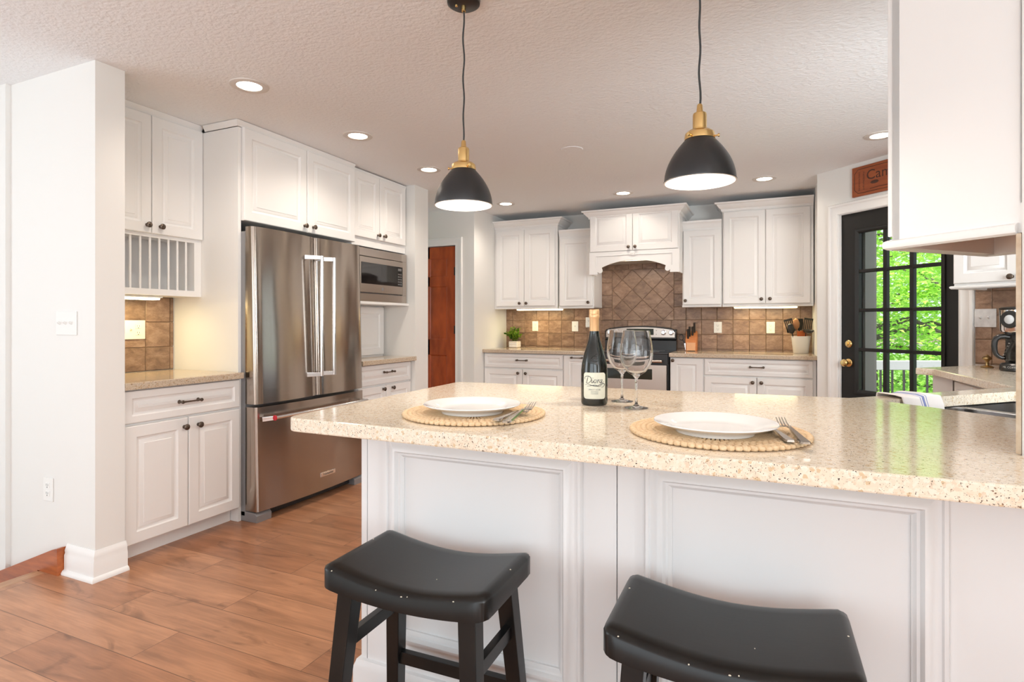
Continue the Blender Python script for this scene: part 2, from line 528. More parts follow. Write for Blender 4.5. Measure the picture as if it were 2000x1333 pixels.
# ------------------------------------------------------------------ mesh helpers
class MB:
    def __init__(self):
        self.bm = bmesh.new()
        self.T = Matrix.Identity(4)
        self.mi = 0
        self.wn = False

    def _add(self, vs, fs):
        out = [self.bm.verts.new(self.T @ Vector(v)) for v in vs]
        faces = []
        for f in fs:
            try:
                fc = self.bm.faces.new([out[i] for i in f])
                fc.material_index = self.mi
                faces.append(fc)
            except ValueError:
                pass
        return out, faces

    def box(self, x0, x1, y0, y1, z0, z1, b=0.0, seg=2):
        x0, x1 = min(x0, x1), max(x0, x1)
        y0, y1 = min(y0, y1), max(y0, y1)
        z0, z1 = min(z0, z1), max(z0, z1)
        vs = [(x0, y0, z0), (x1, y0, z0), (x1, y1, z0), (x0, y1, z0), (x0, y0, z1), (x1, y0, z1), (x1, y1, z1), (x0, y1, z1)]
        fs = [(0, 3, 2, 1), (4, 5, 6, 7), (0, 1, 5, 4), (1, 2, 6, 5), (2, 3, 7, 6), (3, 0, 4, 7)]
        out, faces = self._add(vs, fs)
        if b > 0:
            self.wn = True
            b = min(b, 0.45 * min(x1 - x0, y1 - y0, z1 - z0))
            ed = list({e for f in faces for e in f.edges})
            r = bmesh.ops.bevel(self.bm, geom=ed, offset=b, segments=seg, affect='EDGES', profile=0.5)
            for f in r['faces']:
                f.material_index = self.mi
        return self

    def lathe(self, prof, seg=32, c=(0, 0, 0), sx=1.0, sy=1.0):
        """prof: (radius, height) pairs from bottom to top, turned about local Z at c."""
        vs, idx = [], []
        for r, z in prof:
            if r < 1e-6:
                idx.append([len(vs)])
                vs.append((c[0], c[1], c[2] + z))
            else:
                row = []
                for i in range(seg):
                    a = 2 * PI * i / seg
                    row.append(len(vs))
                    vs.append((c[0] + r * math.cos(a) * sx, c[1] + r * math.sin(a) * sy, c[2] + z))
                idx.append(row)
        fs = []
        for a, b in zip(idx, idx[1:]):
            for i in range(seg):
                j = (i + 1) % seg
                if len(a) == 1 and len(b) == 1:
                    continue
                if len(a) == 1:
                    fs.append((a[0], b[j], b[i]))
                elif len(b) == 1:
                    fs.append((a[i], a[j], b[0]))
                else:
                    fs.append((a[i], a[j], b[j], b[i]))
        self._add(vs, fs)
        return self

    def tube(self, pts, r, seg=10, closed=False, cap=True, flat=1.0):
        pts = [Vector(p) for p in pts]
        n = len(pts)
        rs = r if isinstance(r, (list, tuple)) else [r] * n
        vs, rows = [], []
        up = None
        for i, p in enumerate(pts):
            if closed:
                t = (pts[(i + 1) % n] - pts[i - 1]).normalized()
            else:
                t = (pts[min(i + 1, n - 1)] - pts[max(i - 1, 0)]).normalized()
            if up is None:
                up = Vector((0, 0, 1)) if abs(t.z) < 0.9 else Vector((0, 1, 0))
            a = t.cross(up)
            if a.length < 1e-5:
                up = Vector((1, 0, 0))
                a = t.cross(up)
            a.normalize()
            bb = a.cross(t).normalized()
            up = bb
            row = []
            for k in range(seg):
                an = 2 * PI * k / seg
                row.append(len(vs))
                vs.append(p + a * math.cos(an) * rs[i] + bb * math.sin(an) * rs[i] * flat)
            rows.append(row)
        fs = []
        m = n if closed else n - 1
        for i in range(m):
            a, b = rows[i], rows[(i + 1) % n]
            for k in range(seg):
                j = (k + 1) % seg
                fs.append((a[k], b[k], b[j], a[j])[::-1])
        if cap and not closed:
            fs.append(tuple(rows[0]))
            fs.append(tuple(rows[-1][::-1]))
        self._add(vs, fs)
        return self

    def bar(self, p, q, w0, d0, w1=None, d1=None, side=(1, 0, 0)):
        """square bar from p to q; w along side, d across"""
        p, q = Vector(p), Vector(q)
        w1 = w1 or w0
        d1 = d1 or d0
        t = (q - p).normalized()
        s = Vector(side)
        s = (s - t * s.dot(t)).normalized()
        o = t.cross(s)
        vs = []
        for c, w, d in ((p, w0, d0), (q, w1, d1)):
            for sx, sy in ((-1, -1), (1, -1), (1, 1), (-1, 1)):
                vs.append(c + s * sx * w / 2 + o * sy * d / 2)
        out, faces = self._add(vs, [(3, 2, 1, 0), (4, 5, 6, 7), (0, 1, 5, 4), (1, 2, 6, 5), (2, 3, 7, 6), (3, 0, 4, 7)])
        self.wn = True
        ed = list({e for f in faces for e in f.edges})
        r = bmesh.ops.bevel(self.bm, geom=ed, offset=min(w0, d0) * 0.08, segments=2, affect='EDGES', profile=0.5)
        for f in r['faces']:
            f.material_index = self.mi
        return self

    def prism(self, poly, plane, d0, d1, b=0.0, seg=3):
        n = len(poly)

        def P(a, c, d):
            return {'xy': (a, c, d), 'xz': (a, d, c), 'yz': (d, a, c)}[plane]
        vs = [P(a, c, d0) for a, c in poly] + [P(a, c, d1) for a, c in poly]
        fs = [tuple(range(n))[::-1], tuple(range(n, 2 * n))] + [(i, (i + 1) % n, n + (i + 1) % n, n + i) for i in range(n)]
        out, faces = self._add(vs, fs)
        bmesh.ops.recalc_face_normals(self.bm, faces=faces)
        if b:
            self.wn = True
            ed = list({e for f in faces[:2] for e in f.edges})
            r = bmesh.ops.bevel(self.bm, geom=ed, offset=b, segments=seg, affect='EDGES', profile=0.5)
        return self

    def panel(self, x0, x1, z0, z1, loops, y0=0.0):
        """nested rectangles in the XZ plane facing -y; loops of (inset, depth)"""
        self.wn = True
        vs, fs = [], []
        for ins, d in loops:
            vs += [(x0 + ins, y0 + d, z0 + ins), (x1 - ins, y0 + d, z0 + ins), (x1 - ins, y0 + d, z1 - ins), (x0 + ins, y0 + d, z1 - ins)]
        k = len(loops)
        fs.append((3, 2, 1, 0))
        for i in range(k - 1):
            a, b = 4 * i, 4 * i + 4
            for j in range(4):
                q = (j + 1) % 4
                fs.append((a + j, a + q, b + q, b + j))
        e = 4 * (k - 1)
        fs.append((e, e + 1, e + 2, e + 3))
        self._add(vs, fs)
        return self

    def sweep(self, path, prof, O=(0, 0, 0), e1=(1, 0, 0), e2=(0, 1, 0), n=(0, 0, 1), closed=False):
        """profile (a: to the right of travel, b: along n) carried along a 2D path with mitred corners"""
        O, e1, e2, n = Vector(O), Vector(e1), Vector(e2), Vector(n)
        P = [Vector(p) for p in path]
        m = len(P)
        rows, vs = [], []
        for i in range(m):
            din = (P[i] - P[i - 1]).normalized() if (i > 0 or closed) else None
            dout = (P[(i + 1) % m] - P[i]).normalized() if (i < m - 1 or closed) else None
            if din is None:
                din = dout
            if dout is None:
                dout = din
            n1, n2 = Vector((din.y, -din.x)), Vector((dout.y, -dout.x))
            mt = n1 + n2
            mt = mt / max(1e-6, mt.dot(n1))
            row = []
            for a, b in prof:
                q = P[i] + mt * a
                row.append(len(vs))
                vs.append(O + e1 * q.x + e2 * q.y + n * b)
            rows.append(row)
        fs = []
        k = len(prof)
        for i in range(m if closed else m - 1):
            a, b = rows[i], rows[(i + 1) % m]
            for j in range(k):
                q = (j + 1) % k
                fs.append((a[j], a[q], b[q], b[j]))
        if not closed:
            fs.append(tuple(rows[0]))
            fs.append(tuple(rows[-1][::-1]))
        out, faces = self._add(vs, fs)
        bmesh.ops.recalc_face_normals(self.bm, faces=faces)
        return self

    def grid(self, fn, nu, nv, closed_u=False):
        vs = [fn(i / (nu if closed_u else nu - 1), j / (nv - 1)) for j in range(nv) for i in range(nu)]
        fs = []
        for j in range(nv - 1):
            for i in range(nu if closed_u else nu - 1):
                q = (i + 1) % nu
                fs.append((j * nu + i, j * nu + q, (j + 1) * nu + q, (j + 1) * nu + i))
        self._add(vs, fs)
        return self

    def mesh(self, name, smooth=35):
        me = bpy.data.meshes.new(name)
        if smooth:
            for f in self.bm.faces:
                f.smooth = True
        self.bm.to_mesh(me)
        self.bm.free()
        if smooth:
            me.set_sharp_from_angle(angle=R(smooth))
        return me

    def done(self, name, mats, parent=None, smooth=35):
        me = self.mesh(name, smooth)
        for m in (mats if isinstance(mats, (list, tuple)) else [mats]):
            me.materials.append(m)
        o = link(name, me, parent)
        if smooth and self.wn:
            w = o.modifiers.new('weighted_normal', 'WEIGHTED_NORMAL')
            w.keep_sharp = True
            w.weight = 100
        return o


def link(name, me, parent=None, loc=None, rot=None):
    o = bpy.data.objects.new(name, me)
    C.objects.link(o)
    if parent is not None:
        o.parent = parent
    if loc is not None:
        o.location = loc
    if rot is not None:
        o.rotation_euler = rot
    return o


def tag(o, label, cat, group=None):
    o['label'] = label
    o['category'] = cat
    if group:
        o['group'] = group
    return o


def thing(name, label, cat, loc=(0, 0, 0), rotz=0.0, group=None):
    o = bpy.data.objects.new(name, None)
    o.empty_display_size = 0.05
    C.objects.link(o)
    o.location = loc
    o.rotation_euler = (0, 0, R(rotz))
    return tag(o, label, cat, group)


def struct(o):
    o['kind'] = 'structure'
    return o


def dup(root, loc, rotz=None, label=None):
    c = root.copy()
    C.objects.link(c)
    c.location = loc
    if rotz is not None:
        c.rotation_euler = (0, 0, R(rotz))
    if label:
        c['label'] = label
    for ch in list(root.children):
        d = ch.copy()
        C.objects.link(d)
        d.parent = c
        for g in list(ch.children):
            e = g.copy()
            C.objects.link(e)
            e.parent = d
    return c


def lettering(s, size, M, material, parent, name='lettering', shear=0.0, extrude=0.0004, fn=None, align='CENTER', offset=0.0, res=3):
    cu = bpy.data.curves.new('lettering', 'FONT')
    cu.body = s
    cu.size = size
    cu.shear = shear
    cu.extrude = extrude
    cu.offset = offset
    cu.resolution_u = res
    cu.align_x = align
    cu.align_y = 'CENTER'
    o = bpy.data.objects.new('lettering', cu)
    C.objects.link(o)
    dg = bpy.context.evaluated_depsgraph_get()
    me = bpy.data.meshes.new_from_object(o.evaluated_get(dg))
    bpy.data.objects.remove(o)
    bpy.data.curves.remove(cu)
    for v in me.vertices:
        v.co = Vector(fn(v.co)) if fn else M @ v.co
    me.materials.clear()
    me.materials.append(material)
    return link(name, me, parent)


S2 = 2 ** -0.5


def UV(u, v, z=0.0):
    """a point of the diagonal corner: u towards the far left, v towards the far right"""
    return Vector(((v - u) * S2, (v + u) * S2, z))


ZC = 2.445          # ceiling
ZP = 0.945          # peninsula worktop
XL, YB = -3.52, 6.30
DW = 4.08           # v of the garden-door wall
US = 0.706          # u of the sink wall

# ------------------------------------------------------------------ the setting
b = MB()
b.prism([(-3.24, -3.2), (4.2, -3.2), (4.2, 1.0), (2.45, 3.4), (0.4, 5.42), (0.4, 6.32), (-5.2, 6.32), (-5.2, 4.4), (-3.54, 4.4), (-3.54, 1.70), (-3.24, 1.70)], 'xy', -0.04, 0.0)
struct(b.done('floor', FLOOR, smooth=0))
b = MB()
b.prism([(-6.0, -3.4), (4.4, -3.4), (4.4, 1.5), (0.50, 5.42), (0.52, 6.44), (-6.0, 6.44)], 'xy', ZC, ZC + 0.1)
struct(b.done('ceiling', CEIL, smooth=0))


def wall(name, poly, z0=0.0, z1=ZC, m=WALL):
    b = MB()
    b.prism(poly, 'xy', z0, z1)
    return struct(b.done(name, m, smooth=0))


def rect(x0, x1, y0, y1):
    return [(x0, y0), (x1, y0), (x1, y1), (x0, y1)]


wall('wall_left', rect(XL - 0.12, XL, 1.80, 4.33))
wall('wall_stub', rect(-3.66, -2.88, 1.662, 1.798), -0.9)
wall('wall_stairwell', rect(-6.0, -3.592, 1.64, 1.78), -1.6)
wall('wall_niche', rect(-5.2, -2.88, 4.335, 4.55))
# hall wall with the red door
XD0, XD1 = -3.88, -3.107
wall('wall_hall', rect(XD1 + 0.02, -2.877, 5.46, 5.58))
wall('wall_hall', rect(-5.2, XD0 - 0.02, 5.46, 5.58))
wall('wall_hall', rect(XD0 - 0.02, XD1 + 0.02, 5.46, 5.58), 2.06)
wall('wall_hall', rect(XD0 - 0.02, XD1 + 0.02, 5.525, 5.58), 0, 2.06)
wall('wall_side', rect(-2.997, -2.877, 5.58, YB))
wall('wall_back', rect(-2.997, 0.52, YB, YB + 0.12))
wall('wall_return', [(0.40, 5.38), (0.52, 5.42), (0.52, YB), (0.40, YB)])


def dwall(name, t0, t1, z0=0.0, z1=ZC, v0=DW, v1=DW + 0.10, m=WALL):
    u0, u1 = 3.524 - t0, 3.524 - t1
    return wall(name, [tuple(UV(u, v)[:2]) for u, v in ((u0, v0), (u1, v0), (u1, v1), (u0, v1))], z0, z1, m)


T0, T1 = 0.185, 1.075      # door opening
dwall('wall_garden', -0.02, T0)
dwall('wall_garden', T0, T1, 2.075)
dwall('wall_garden', T1, 2.95)
# sink wall with a window opening above the sink
W0, W1, WZ0, WZ1 = 2.05, 3.45, 1.12, 2.12


def swall(name, v0, v1, z0=0.0, z1=ZC):
    return wall(name, [tuple(UV(u, v)[:2]) for u, v in ((US - 0.12, v0), (US - 0.12, v1), (US, v1), (US, v0))], z0, z1)


swall('wall_sink', 1.365, W0)
wall('wall_sink', [tuple(UV(u, v)[:2]) for u, v in ((-0.55, 1.365), (-0.55, 1.485), (US - 0.12, 1.485), (US - 0.12, 1.365))])
wall('wall_jog', rect(1.30, 4.2, 0.58, 0.70))
swall('wall_sink', W0, W1, 0, WZ0)
swall('wall_sink', W0, W1, WZ1, ZC)
swall('wall_sink', W1, DW)
# dining room behind the camera
for x0, x1, z0, z1 in ((-6.0, -2.55, 0, ZC), (0.15, 0.6, 0, ZC), (2.9, 4.4, 0, ZC), (-2.55, 0.15, 0, 0.45), (-2.55, 0.15, 2.4, ZC), (0.6, 2.9, 0, 0.45), (0.6, 2.9, 2.4, ZC)):
    wall('wall_rear', rect(x0, x1, -3.4, -3.28), z0, z1)
for y0, y1, z0, z1 in ((-3.4, -2.05, -1.6, ZC), (0.25, 1.7, -1.6, ZC), (-2.05, 0.25, -1.6, 0.5), (-2.05, 0.25, 2.42, ZC)):
    wall('wall_far', rect(-4.98, -4.86, y0, y1), z0, z1)
for y0, y1, z0, z1 in ((-3.4, -1.75, 0, ZC), (0.4, 0.7, 0, ZC), (-1.75, 0.4, 0, 0.5), (-1.75, 0.4, 2.42, ZC)):
    wall('wall_right', rect(4.2, 4.32, y0, y1), z0, z1)

# baseboard on the wall stub
BASE = [(0, 0), (0.030, 0), (0.030, 0.008), (0.024, 0.018), (0.016, 0.022), (0.016, 0.090), (0.012, 0.100), (0.014, 0.112), (0.008, 0.128), (0.003, 0.140), (0, 0.140)]
b = MB()
b.sweep([(-3.095, 1.662), (-2.88, 1.662), (-2.88, 1.802)], BASE)
struct(b.done('baseboard_stub', TRIMW))
# stair: stained skirt board, nosing and the first treads
b = MB()
b.prism([(-4.6, -0.60), (-4.6, -0.46), (-3.14, 0.118), (-3.10, 0.128), (-3.097, 0.0), (-3.262, 0.0), (-3.262, -0.2), (-3.5, -0.2), (-3.5, -0.4), (-3.8, -0.4), (-3.8, -0.60)], 'xz', 1.618, 1.661)
struct(b.done('trim_1', SKIRT, smooth=0))
b = MB()
b.box(-3.262, -3.185, -3.2, 1.616, -0.036, 0.0015, 0.008)
struct(b.done('trim_2', NOSEM))
b = MB()
b.box(-3.28, -3.242, -3.2, 1.616, -0.2, -0.04)
b.box(-3.54, -3.24, -3.2, 1.616, -0.24, -0.2)
b.box(-3.83, -3.50, -3.2, 1.616, -0.44, -0.4)
b.box(-4.12, -3.78, -3.2, 1.616, -0.64, -0.6)
struct(b.done('floor_stair', FLOOR, smooth=0))

# red panel door in the hall
dr = bpy.data.objects.new('door_1', None)
C.objects.link(dr)
struct(dr)
dr.location = (XD0, 5.475, 0.005)
b = MB()
w = XD1 - XD0
b.box(0, w, 0.012, 0.035, 0, 2.045)
cols = ((0.0, 0.115), (w / 2 - 0.05, w / 2 + 0.05), (w - 0.115, w))
rows = ((0, 0.22), (0.85, 1.02), (1.61, 1.715), (1.92, 2.045))
for x0, x1 in cols:
    b.box(x0, x1, 0, 0.014, 0, 2.045)
for z0, z1 in rows:
    b.box(0.115, w - 0.115, 0.0, 0.014, z0, z1)
for (x0, x1) in ((cols[0][1], cols[1][0]), (cols[1][1], cols[2][0])):
    for (z0, z1) in ((0.22, 0.85), (1.02, 1.61), (1.715, 1.92)):
        b.panel(x0, x1, z0, z1, [(0, 0.014), (0, 0.0), (0.012, 0.009), (0.026, 0.009), (0.05, 0.002)])
b.done('leaf', RED, dr)
for z in (0.25, 1.13, 1.77):
    b = MB()
    b.box(w - 0.024, w + 0.003, -0.006, 0.01, z - 0.045, z + 0.045, 0.003)
    b.done('hinge', BLACK, dr)
CASING = [(0, 0), (0, 0.010), (0.008, 0.014), (0.018, 0.010), (0.055, 0.014), (0.066, 0.022), (0.082, 0.022), (0.086, 0.016), (0.086, 0)]
b = MB()
b.sweep([(XD1 + 0.004, 0), (XD1 + 0.004, 2.056), (XD0 - 0.004, 2.056), (XD0 - 0.004, 0)], CASING, O=(0, 5.459, 0), e1=(1, 0, 0), e2=(0, 0, 1), n=(0, -1, 0))
struct(b.done('trim_3', TRIMW))

# garden door (charcoal, twelve panes)
gd = bpy.data.objects.new('door_2', None)
C.objects.link(gd)
struct(gd)
gd.location = UV(3.524, DW)
gd.rotation_euler = (0, 0, R(-45))
GX = [0.345, 0.552, 0.748, 0.948]
GZ = [0.690, 1.003, 1.307, 1.609, 1.905]
b = MB()
yd0, yd1 = 0.012, 0.056
b.box(T0 + 0.012, GX[0] - 0.03, yd0, yd1, 0.004, 2.066)
b.box(GX[3] + 0.03, T1 - 0.012, yd0, yd1, 0.004, 2.066)
b.box(GX[0] - 0.03, GX[3] + 0.03, yd0, yd1, 0.004, GZ[0] - 0.03)
b.box(GX[0] - 0.03, GX[3] + 0.03, yd0, yd1, GZ[4] + 0.03, 2.066)
b.panel(0.30, 0.99, 0.12, 0.55, [(0, 0.012), (0, -0.002), (0.02, 0.004), (0.05, 0.004), (0.07, -0.001)], y0=yd0)
b.done('leaf', DOORB, gd, smooth=0)
b = MB()
# raised moulding round the glazing and the glazing bars
b.sweep([(GX[0] - 0.03, GZ[0] - 0.03), (GX[3] + 0.03, GZ[0] - 0.03), (GX[3] + 0.03, GZ[4] + 0.03), (GX[0] - 0.03, GZ[4] + 0.03)], [(0.004, 0.0), (0.0, 0.012), (-0.012, 0.012), (-0.030, 0.0), (-0.030, -0.03), (0.004, -0.03)], O=(0, yd0, 0), e1=(1, 0, 0), e2=(0, 0, 1), n=(0, -1, 0), closed=True)
for x in GX[1:3]:
    b.box(x - 0.014, x + 0.014, yd0, yd1 - 0.006, GZ[0], GZ[4], 0.004)
for z in GZ[1:4]:
    b.box(GX[0], GX[3], yd0, yd1 - 0.006, z - 0.013, z + 0.013, 0.004)
b.done('glazing_bars', DOORB, gd)
b = MB()
b.box(GX[0] - 0.02, GX[3] + 0.02, 0.032, 0.036, GZ[0] - 0.02, GZ[4] + 0.02)
b.done('glazing', PANE, gd, smooth=0)
for nm, z in (('deadbolt', 1.045), ('door_knob', 0.896)):
    b = MB()
    b.T = Matrix.Translation((0.262, yd0, z)) @ Matrix.Rotation(R(90), 4, 'X')
    if nm == 'deadbolt':
        b.lathe([(0.0, 0.0), (0.030, 0.0), (0.030, 0.006), (0.024, 0.012), (0.010, 0.014), (0, 0.014)], 24)
        b.box(-0.004, 0.004, -0.014, 0.014, 0.012, 0.026, 0.002)
    else:
        b.lathe([(0.0, 0.0), (0.032, 0.0), (0.032, 0.006), (0.014, 0.012), (0.012, 0.03), (0.026, 0.042), (0.029, 0.056), (0.022, 0.068), (0, 0.072)], 24)
    b.done(nm, BRASS, gd)
b = MB()
b.sweep([(T1 + 0.0, 0), (T1 + 0.0, 2.07), (T0 - 0.0, 2.07), (T0 - 0.0, 0)], CASING, O=UV(3.524, DW - 0.001), e1=(S2, -S2, 0), e2=(0, 0, 1), n=(-S2, -S2, 0))
struct(b.done('trim_4', TRIMW))
b = MB()
for t in (T0, T1 - 0.012):
    b.box(t, t + 0.012, 0.0, 0.12, 0, 2.07)
b.box(T0, T1, 0.0, 0.12, 2.066, 2.078)
o = struct(b.done('trim_5', TRIMW, smooth=0))
o.location = UV(3.524, DW)
o.rotation_euler = (0, 0, R(-45))

# window above the sink
wn = bpy.data.objects.new('window_1', None)
C.objects.link(wn)
struct(wn)
wn.rotation_euler = (0, 0, R(45))
b = MB()
u0, u1 = US - 0.09, US - 0.04
for v0, v1, z0, z1 in ((W0, W0 + 0.05, WZ0, WZ1), (W1 - 0.05, W1, WZ0, WZ1), (W0, W1, WZ0, WZ0 + 0.05), (W0, W1, WZ1 - 0.05, WZ1), (W0, W1, 1.60, 1.64)):
    b.box(v0, v1, u0, u1, z0, z1, 0.004)
b.done('frame', TRIMW, wn)
b = MB()
b.box(W0 + 0.04, W1 - 0.04, US - 0.068, US - 0.064, WZ0 + 0.04, WZ1 - 0.04)
b.done('glazing', PANE, wn, smooth=0)


# ------------------------------------------------------------------ tiled splashbacks
def clip(poly, x0, x1, z0, z1):
    for ax, lim, sgn in ((0, x0, 1), (0, x1, -1), (1, z0, 1), (1, z1, -1)):
        out = []
        for i in range(len(poly)):
            p, q = poly[i], poly[(i + 1) % len(poly)]
            dp, dq = (p[ax] - lim) * sgn, (q[ax] - lim) * sgn
            if dp >= 0:
                out.append(p)
            if (dp >= 0) != (dq >= 0):
                t = dp / (dp - dq)
                out.append((p[0] + (q[0] - p[0]) * t, p[1] + (q[1] - p[1]) * t))
        poly = out
        if len(poly) < 3:
            return []
    return poly


def tile_geo(b, poly, th=0.007):
    """one tile: polygon in (x, z), front at y = -th, back at y = 0, grout gap cut off and a worn chamfer"""
    n = len(poly)
    cx, cz = sum(p[0] for p in poly) / n, sum(p[1] for p in poly) / n
    r = max(math.hypot(p[0] - cx, p[1] - cz) for p in poly)
    if r < 0.012:
        return

    def shrink(d):
        res = []
        for x, z in poly:
            L = math.hypot(x - cx, z - cz)
            f = max(0.3, 1 - d * 1.4 / max(L, 1e-6))
            res.append((cx + (x - cx) * f, cz + (z - cz) * f))
        return res
    rings = [(shrink(0.0016), 0.0), (shrink(0.0018), -th * 0.6), (shrink(0.0045), -th)]
    vs = [(x, y, z) for rg, y in rings for x, z in rg]
    fs = []
    for k in range(2):
        for i in range(n):
            j = (i + 1) % n
            fs.append((k * n + i, k * n + j, (k + 1) * n + j, (k + 1) * n + i))
    fs.append(tuple(2 * n + i for i in range(n)))
    b._add(vs, fs)


def splash(name, label, loc, rotz, areas, xs, zs, extra=()):
    """areas: rectangles (x0, x1, z0, z1); xs, zs: grid lines"""
    root = thing(name, label, 'splashback', loc, rotz)
    b = MB()
    for x0, x1, z0, z1 in areas:
        for a, c in zip(xs, xs[1:]):
            for d, e in zip(zs, zs[1:]):
                p = clip([(a, d), (c, d), (c, e), (a, e)], x0, x1, z0, z1)
                if p:
                    tile_geo(b, p)
    for p in extra:
        tile_geo(b, p)
    bmesh.ops.recalc_face_normals(b.bm, faces=b.bm.faces)
    b.done('tiles', TILE, root, smooth=0)
    b = MB()
    for x0, x1, z0, z1 in areas:
        b.box(x0, x1, -0.002, 0.0, z0, z1)
    if extra:
        b.box(DX0 - 0.13, DX1 + 0.13, -0.0021, 0.0, DZ0 - 0.01, 1.90)
    b.done('grout', GROUT, root, smooth=0)
    return root


xs = [-2.794 + 0.1545 * k for k in range(-2, 30)]
zs = [0.785 + 0.152 * k for k in range(8)]
DX0, DX1, DZ0, DZ1 = -1.577, -0.911, 1.241, 1.797
extra = []
side = 0.111
for i in range(-8, 9):
    for j in range(-8, 9):
        if (i + j) % 2 == 0:
            cx, cz = DX0 + side * i, DZ0 + side * j
            p = clip([(cx - side, cz), (cx, cz - side), (cx + side, cz), (cx, cz + side)], DX0, DX1, DZ0, DZ1)
            if p:
                extra.append(p)
for k in range(4):
    z0 = DZ0 + 0.139 * k
    for a, c in ((DX0 - 0.125, DX0), (DX1, DX1 + 0.125)):
        extra.append([(a, z0), (c, z0), (c, z0 + 0.139), (a, z0 + 0.139)])
for k in range(6):
    a = DX0 - 0.125 + 0.1527 * k
    extra.append([(a, DZ1), (a + 0.1527, DZ1), (a + 0.1527, 1.90), (a, 1.90)])
splash('tile_splashback', 'brown slate tile splashback behind the stove with diagonal tiles under the hood arch', (0, YB - 0.0005, 0), 0,
       [(-2.877, -1.70, 0.919, 1.375), (-1.70, -0.786, 0.80, 1.241), (-0.786, 0.40, 0.919, 1.375)], xs, zs, extra)
splash('tile_splashback', 'small brown tile splashback in the left nook beside the refrigerator panel', (XL + 0.0005, 0, 0), 90,
       [(1.80, 2.50, 0.911, 1.372)], [1.838 + 0.160 * k - 0.0 for k in range(-1, 6)], [0.911, 1.058, 1.215, 1.372])
splash('tile_splashback', 'reddish brown tile splashback behind the coffee maker', UV(3.524, DW - 0.0005), -45,
       [(1.164, 2.80, ZP + 0.001, 1.425)], [1.164 + 0.155 * k - 0.06 for k in range(12)], [0.80, 0.953, 1.105, 1.258, 1.411, 1.56])
r_ = splash('tile_splashback', 'tile splashback seen end on along the edge of the sink wall', UV(US + 0.0005, 0), -135,
            [(-W0, -1.366, ZP + 0.001, 1.39), (-W1, -W0, ZP + 0.001, WZ0), (-DW + 0.012, -W1, ZP + 0.001, 1.39)], [-4.1 + 0.155 * k for k in range(20)], [0.80, 0.953, 1.105, 1.258, 1.411])
b = MB()
b.box(-1.366, -1.360, -0.0082, 0.0, ZP + 0.001, 1.39, 0.002)
b.done('edge_trim', mat('tile_edge', (0.62, 0.52, 0.40), 0.5, vary=(40, (0.50, 0.38, 0.26))), r_)


# ------------------------------------------------------------------ cabinet hardware and doors
b = MB()
b.T = Matrix.Rotation(R(90), 4, 'X')
b.lathe([(0, 0), (0.010, 0), (0.008, 0.004), (0.006, 0.012), (0.0065, 0.016), (0.013, 0.018), (0.0165, 0.022), (0.0165, 0.026), (0.012, 0.030), (0.006, 0.031), (0.005, 0.033), (0, 0.034)], 20)
KNOB = b.mesh('knob')
KNOB.materials.append(BRONZE)
b = MB()
b.tube([(-0.058, -0.026, 0), (-0.03, -0.029, 0), (0, -0.030, 0), (0.03, -0.029, 0), (0.058, -0.026, 0)], [0.0065, 0.0045, 0.0042, 0.0045, 0.0065], 10)
for s in (-1, 1):
    b.T = Matrix.Translation((s * 0.056, 0, 0)) @ Matrix.Rotation(R(90), 4, 'X')
    b.lathe([(0, 0), (0.011, 0), (0.009, 0.004), (0.006, 0.012), (0.008, 0.026), (0.010, 0.031), (0.007, 0.036), (0, 0.037)], 14)
PULL = b.mesh('pull')
PULL.materials.append(BRONZE)


def front(kind, parent, x0, x1, z0, z1, hw=None, fr=None, m=None, flat=False):
    """raised-panel door or drawer front, face at y=0, 2 cm thick; hw = (x, z) of its knob or pull"""
    fr = fr or (0.058 if kind == 'door' else 0.040)
    b = MB()
    th = 0.019
    if min(x1 - x0, z1 - z0) < 2 * fr + 0.09:
        fr = max(0.02, (min(x1 - x0, z1 - z0) - 0.09) / 2)
    lp = [(0.0, th), (0.0, 0.005), (0.0015, 0.002), (0.005, 0.0)]
    if not flat:
        lp += [(fr, 0.0), (fr + 0.003, 0.005), (fr + 0.007, 0.008), (fr + 0.012, 0.0105), (fr + 0.017, 0.0105), (fr + 0.022, 0.0070), (fr + 0.036, 0.0026), (fr + 0.038, 0.0005)]
    b.panel(x0, x1, z0, z1, lp)
    o = b.done(kind, m or CAB, parent, smooth=28)
    if hw:
        for h in (hw if isinstance(hw, list) else [hw]):
            link('knob' if kind == 'door' and len(h) == 2 else 'pull', KNOB if kind == 'door' and len(h) == 2 else PULL, o, (h[0], 0, h[1]))
    return o


def cabinet(name, label, loc, rotz, w, z0, z1, depth, fronts, toe=0.0, group=None, cat='cabinet', inset=0.0, body=True):
    """local frame: x along the front, y into the wall, z up from loc; door faces at y=0"""
    root = thing(name, label, cat, (loc[0], loc[1], z0), rotz, group)
    h = z1 - z0
    if body:
        b = MB()
        b.box(0, w, 0.0205, depth, toe, h)
        if toe:
            b.box(0.004, w - 0.004, 0.085, depth, 0, toe)
        b.done('body', CAB, root, smooth=0)
    for f in fronts:
        kind, a, c, d, e = f[:5]
        hw = f[5] if len(f) > 5 else None
        if hw:
            hw = (hw[0], hw[1] - z0) + tuple(hw[2:])
        front(kind, root, a, c, d - z0, e - z0, hw)
    return root


CROWN = [(0, 0), (0.008, 0), (0.012, 0.010), (0.014, 0.022), (0.030, 0.034), (0.046, 0.055), (0.052, 0.066), (0.066, 0.070), (0.070, 0.084), (0, 0.084)]


def crown(root, w, depth, z, prof=CROWN, left=True, right=True, y0=0.0205, name='crown_moulding'):
    path = []
    if left:
        path.append((0, depth))
    path += [(0, y0), (w, y0)]
    if right:
        path.append((w, depth))
    b = MB()
    b.sweep(path, prof, O=(0, 0, z))
    return b.done(name, CAB, root)


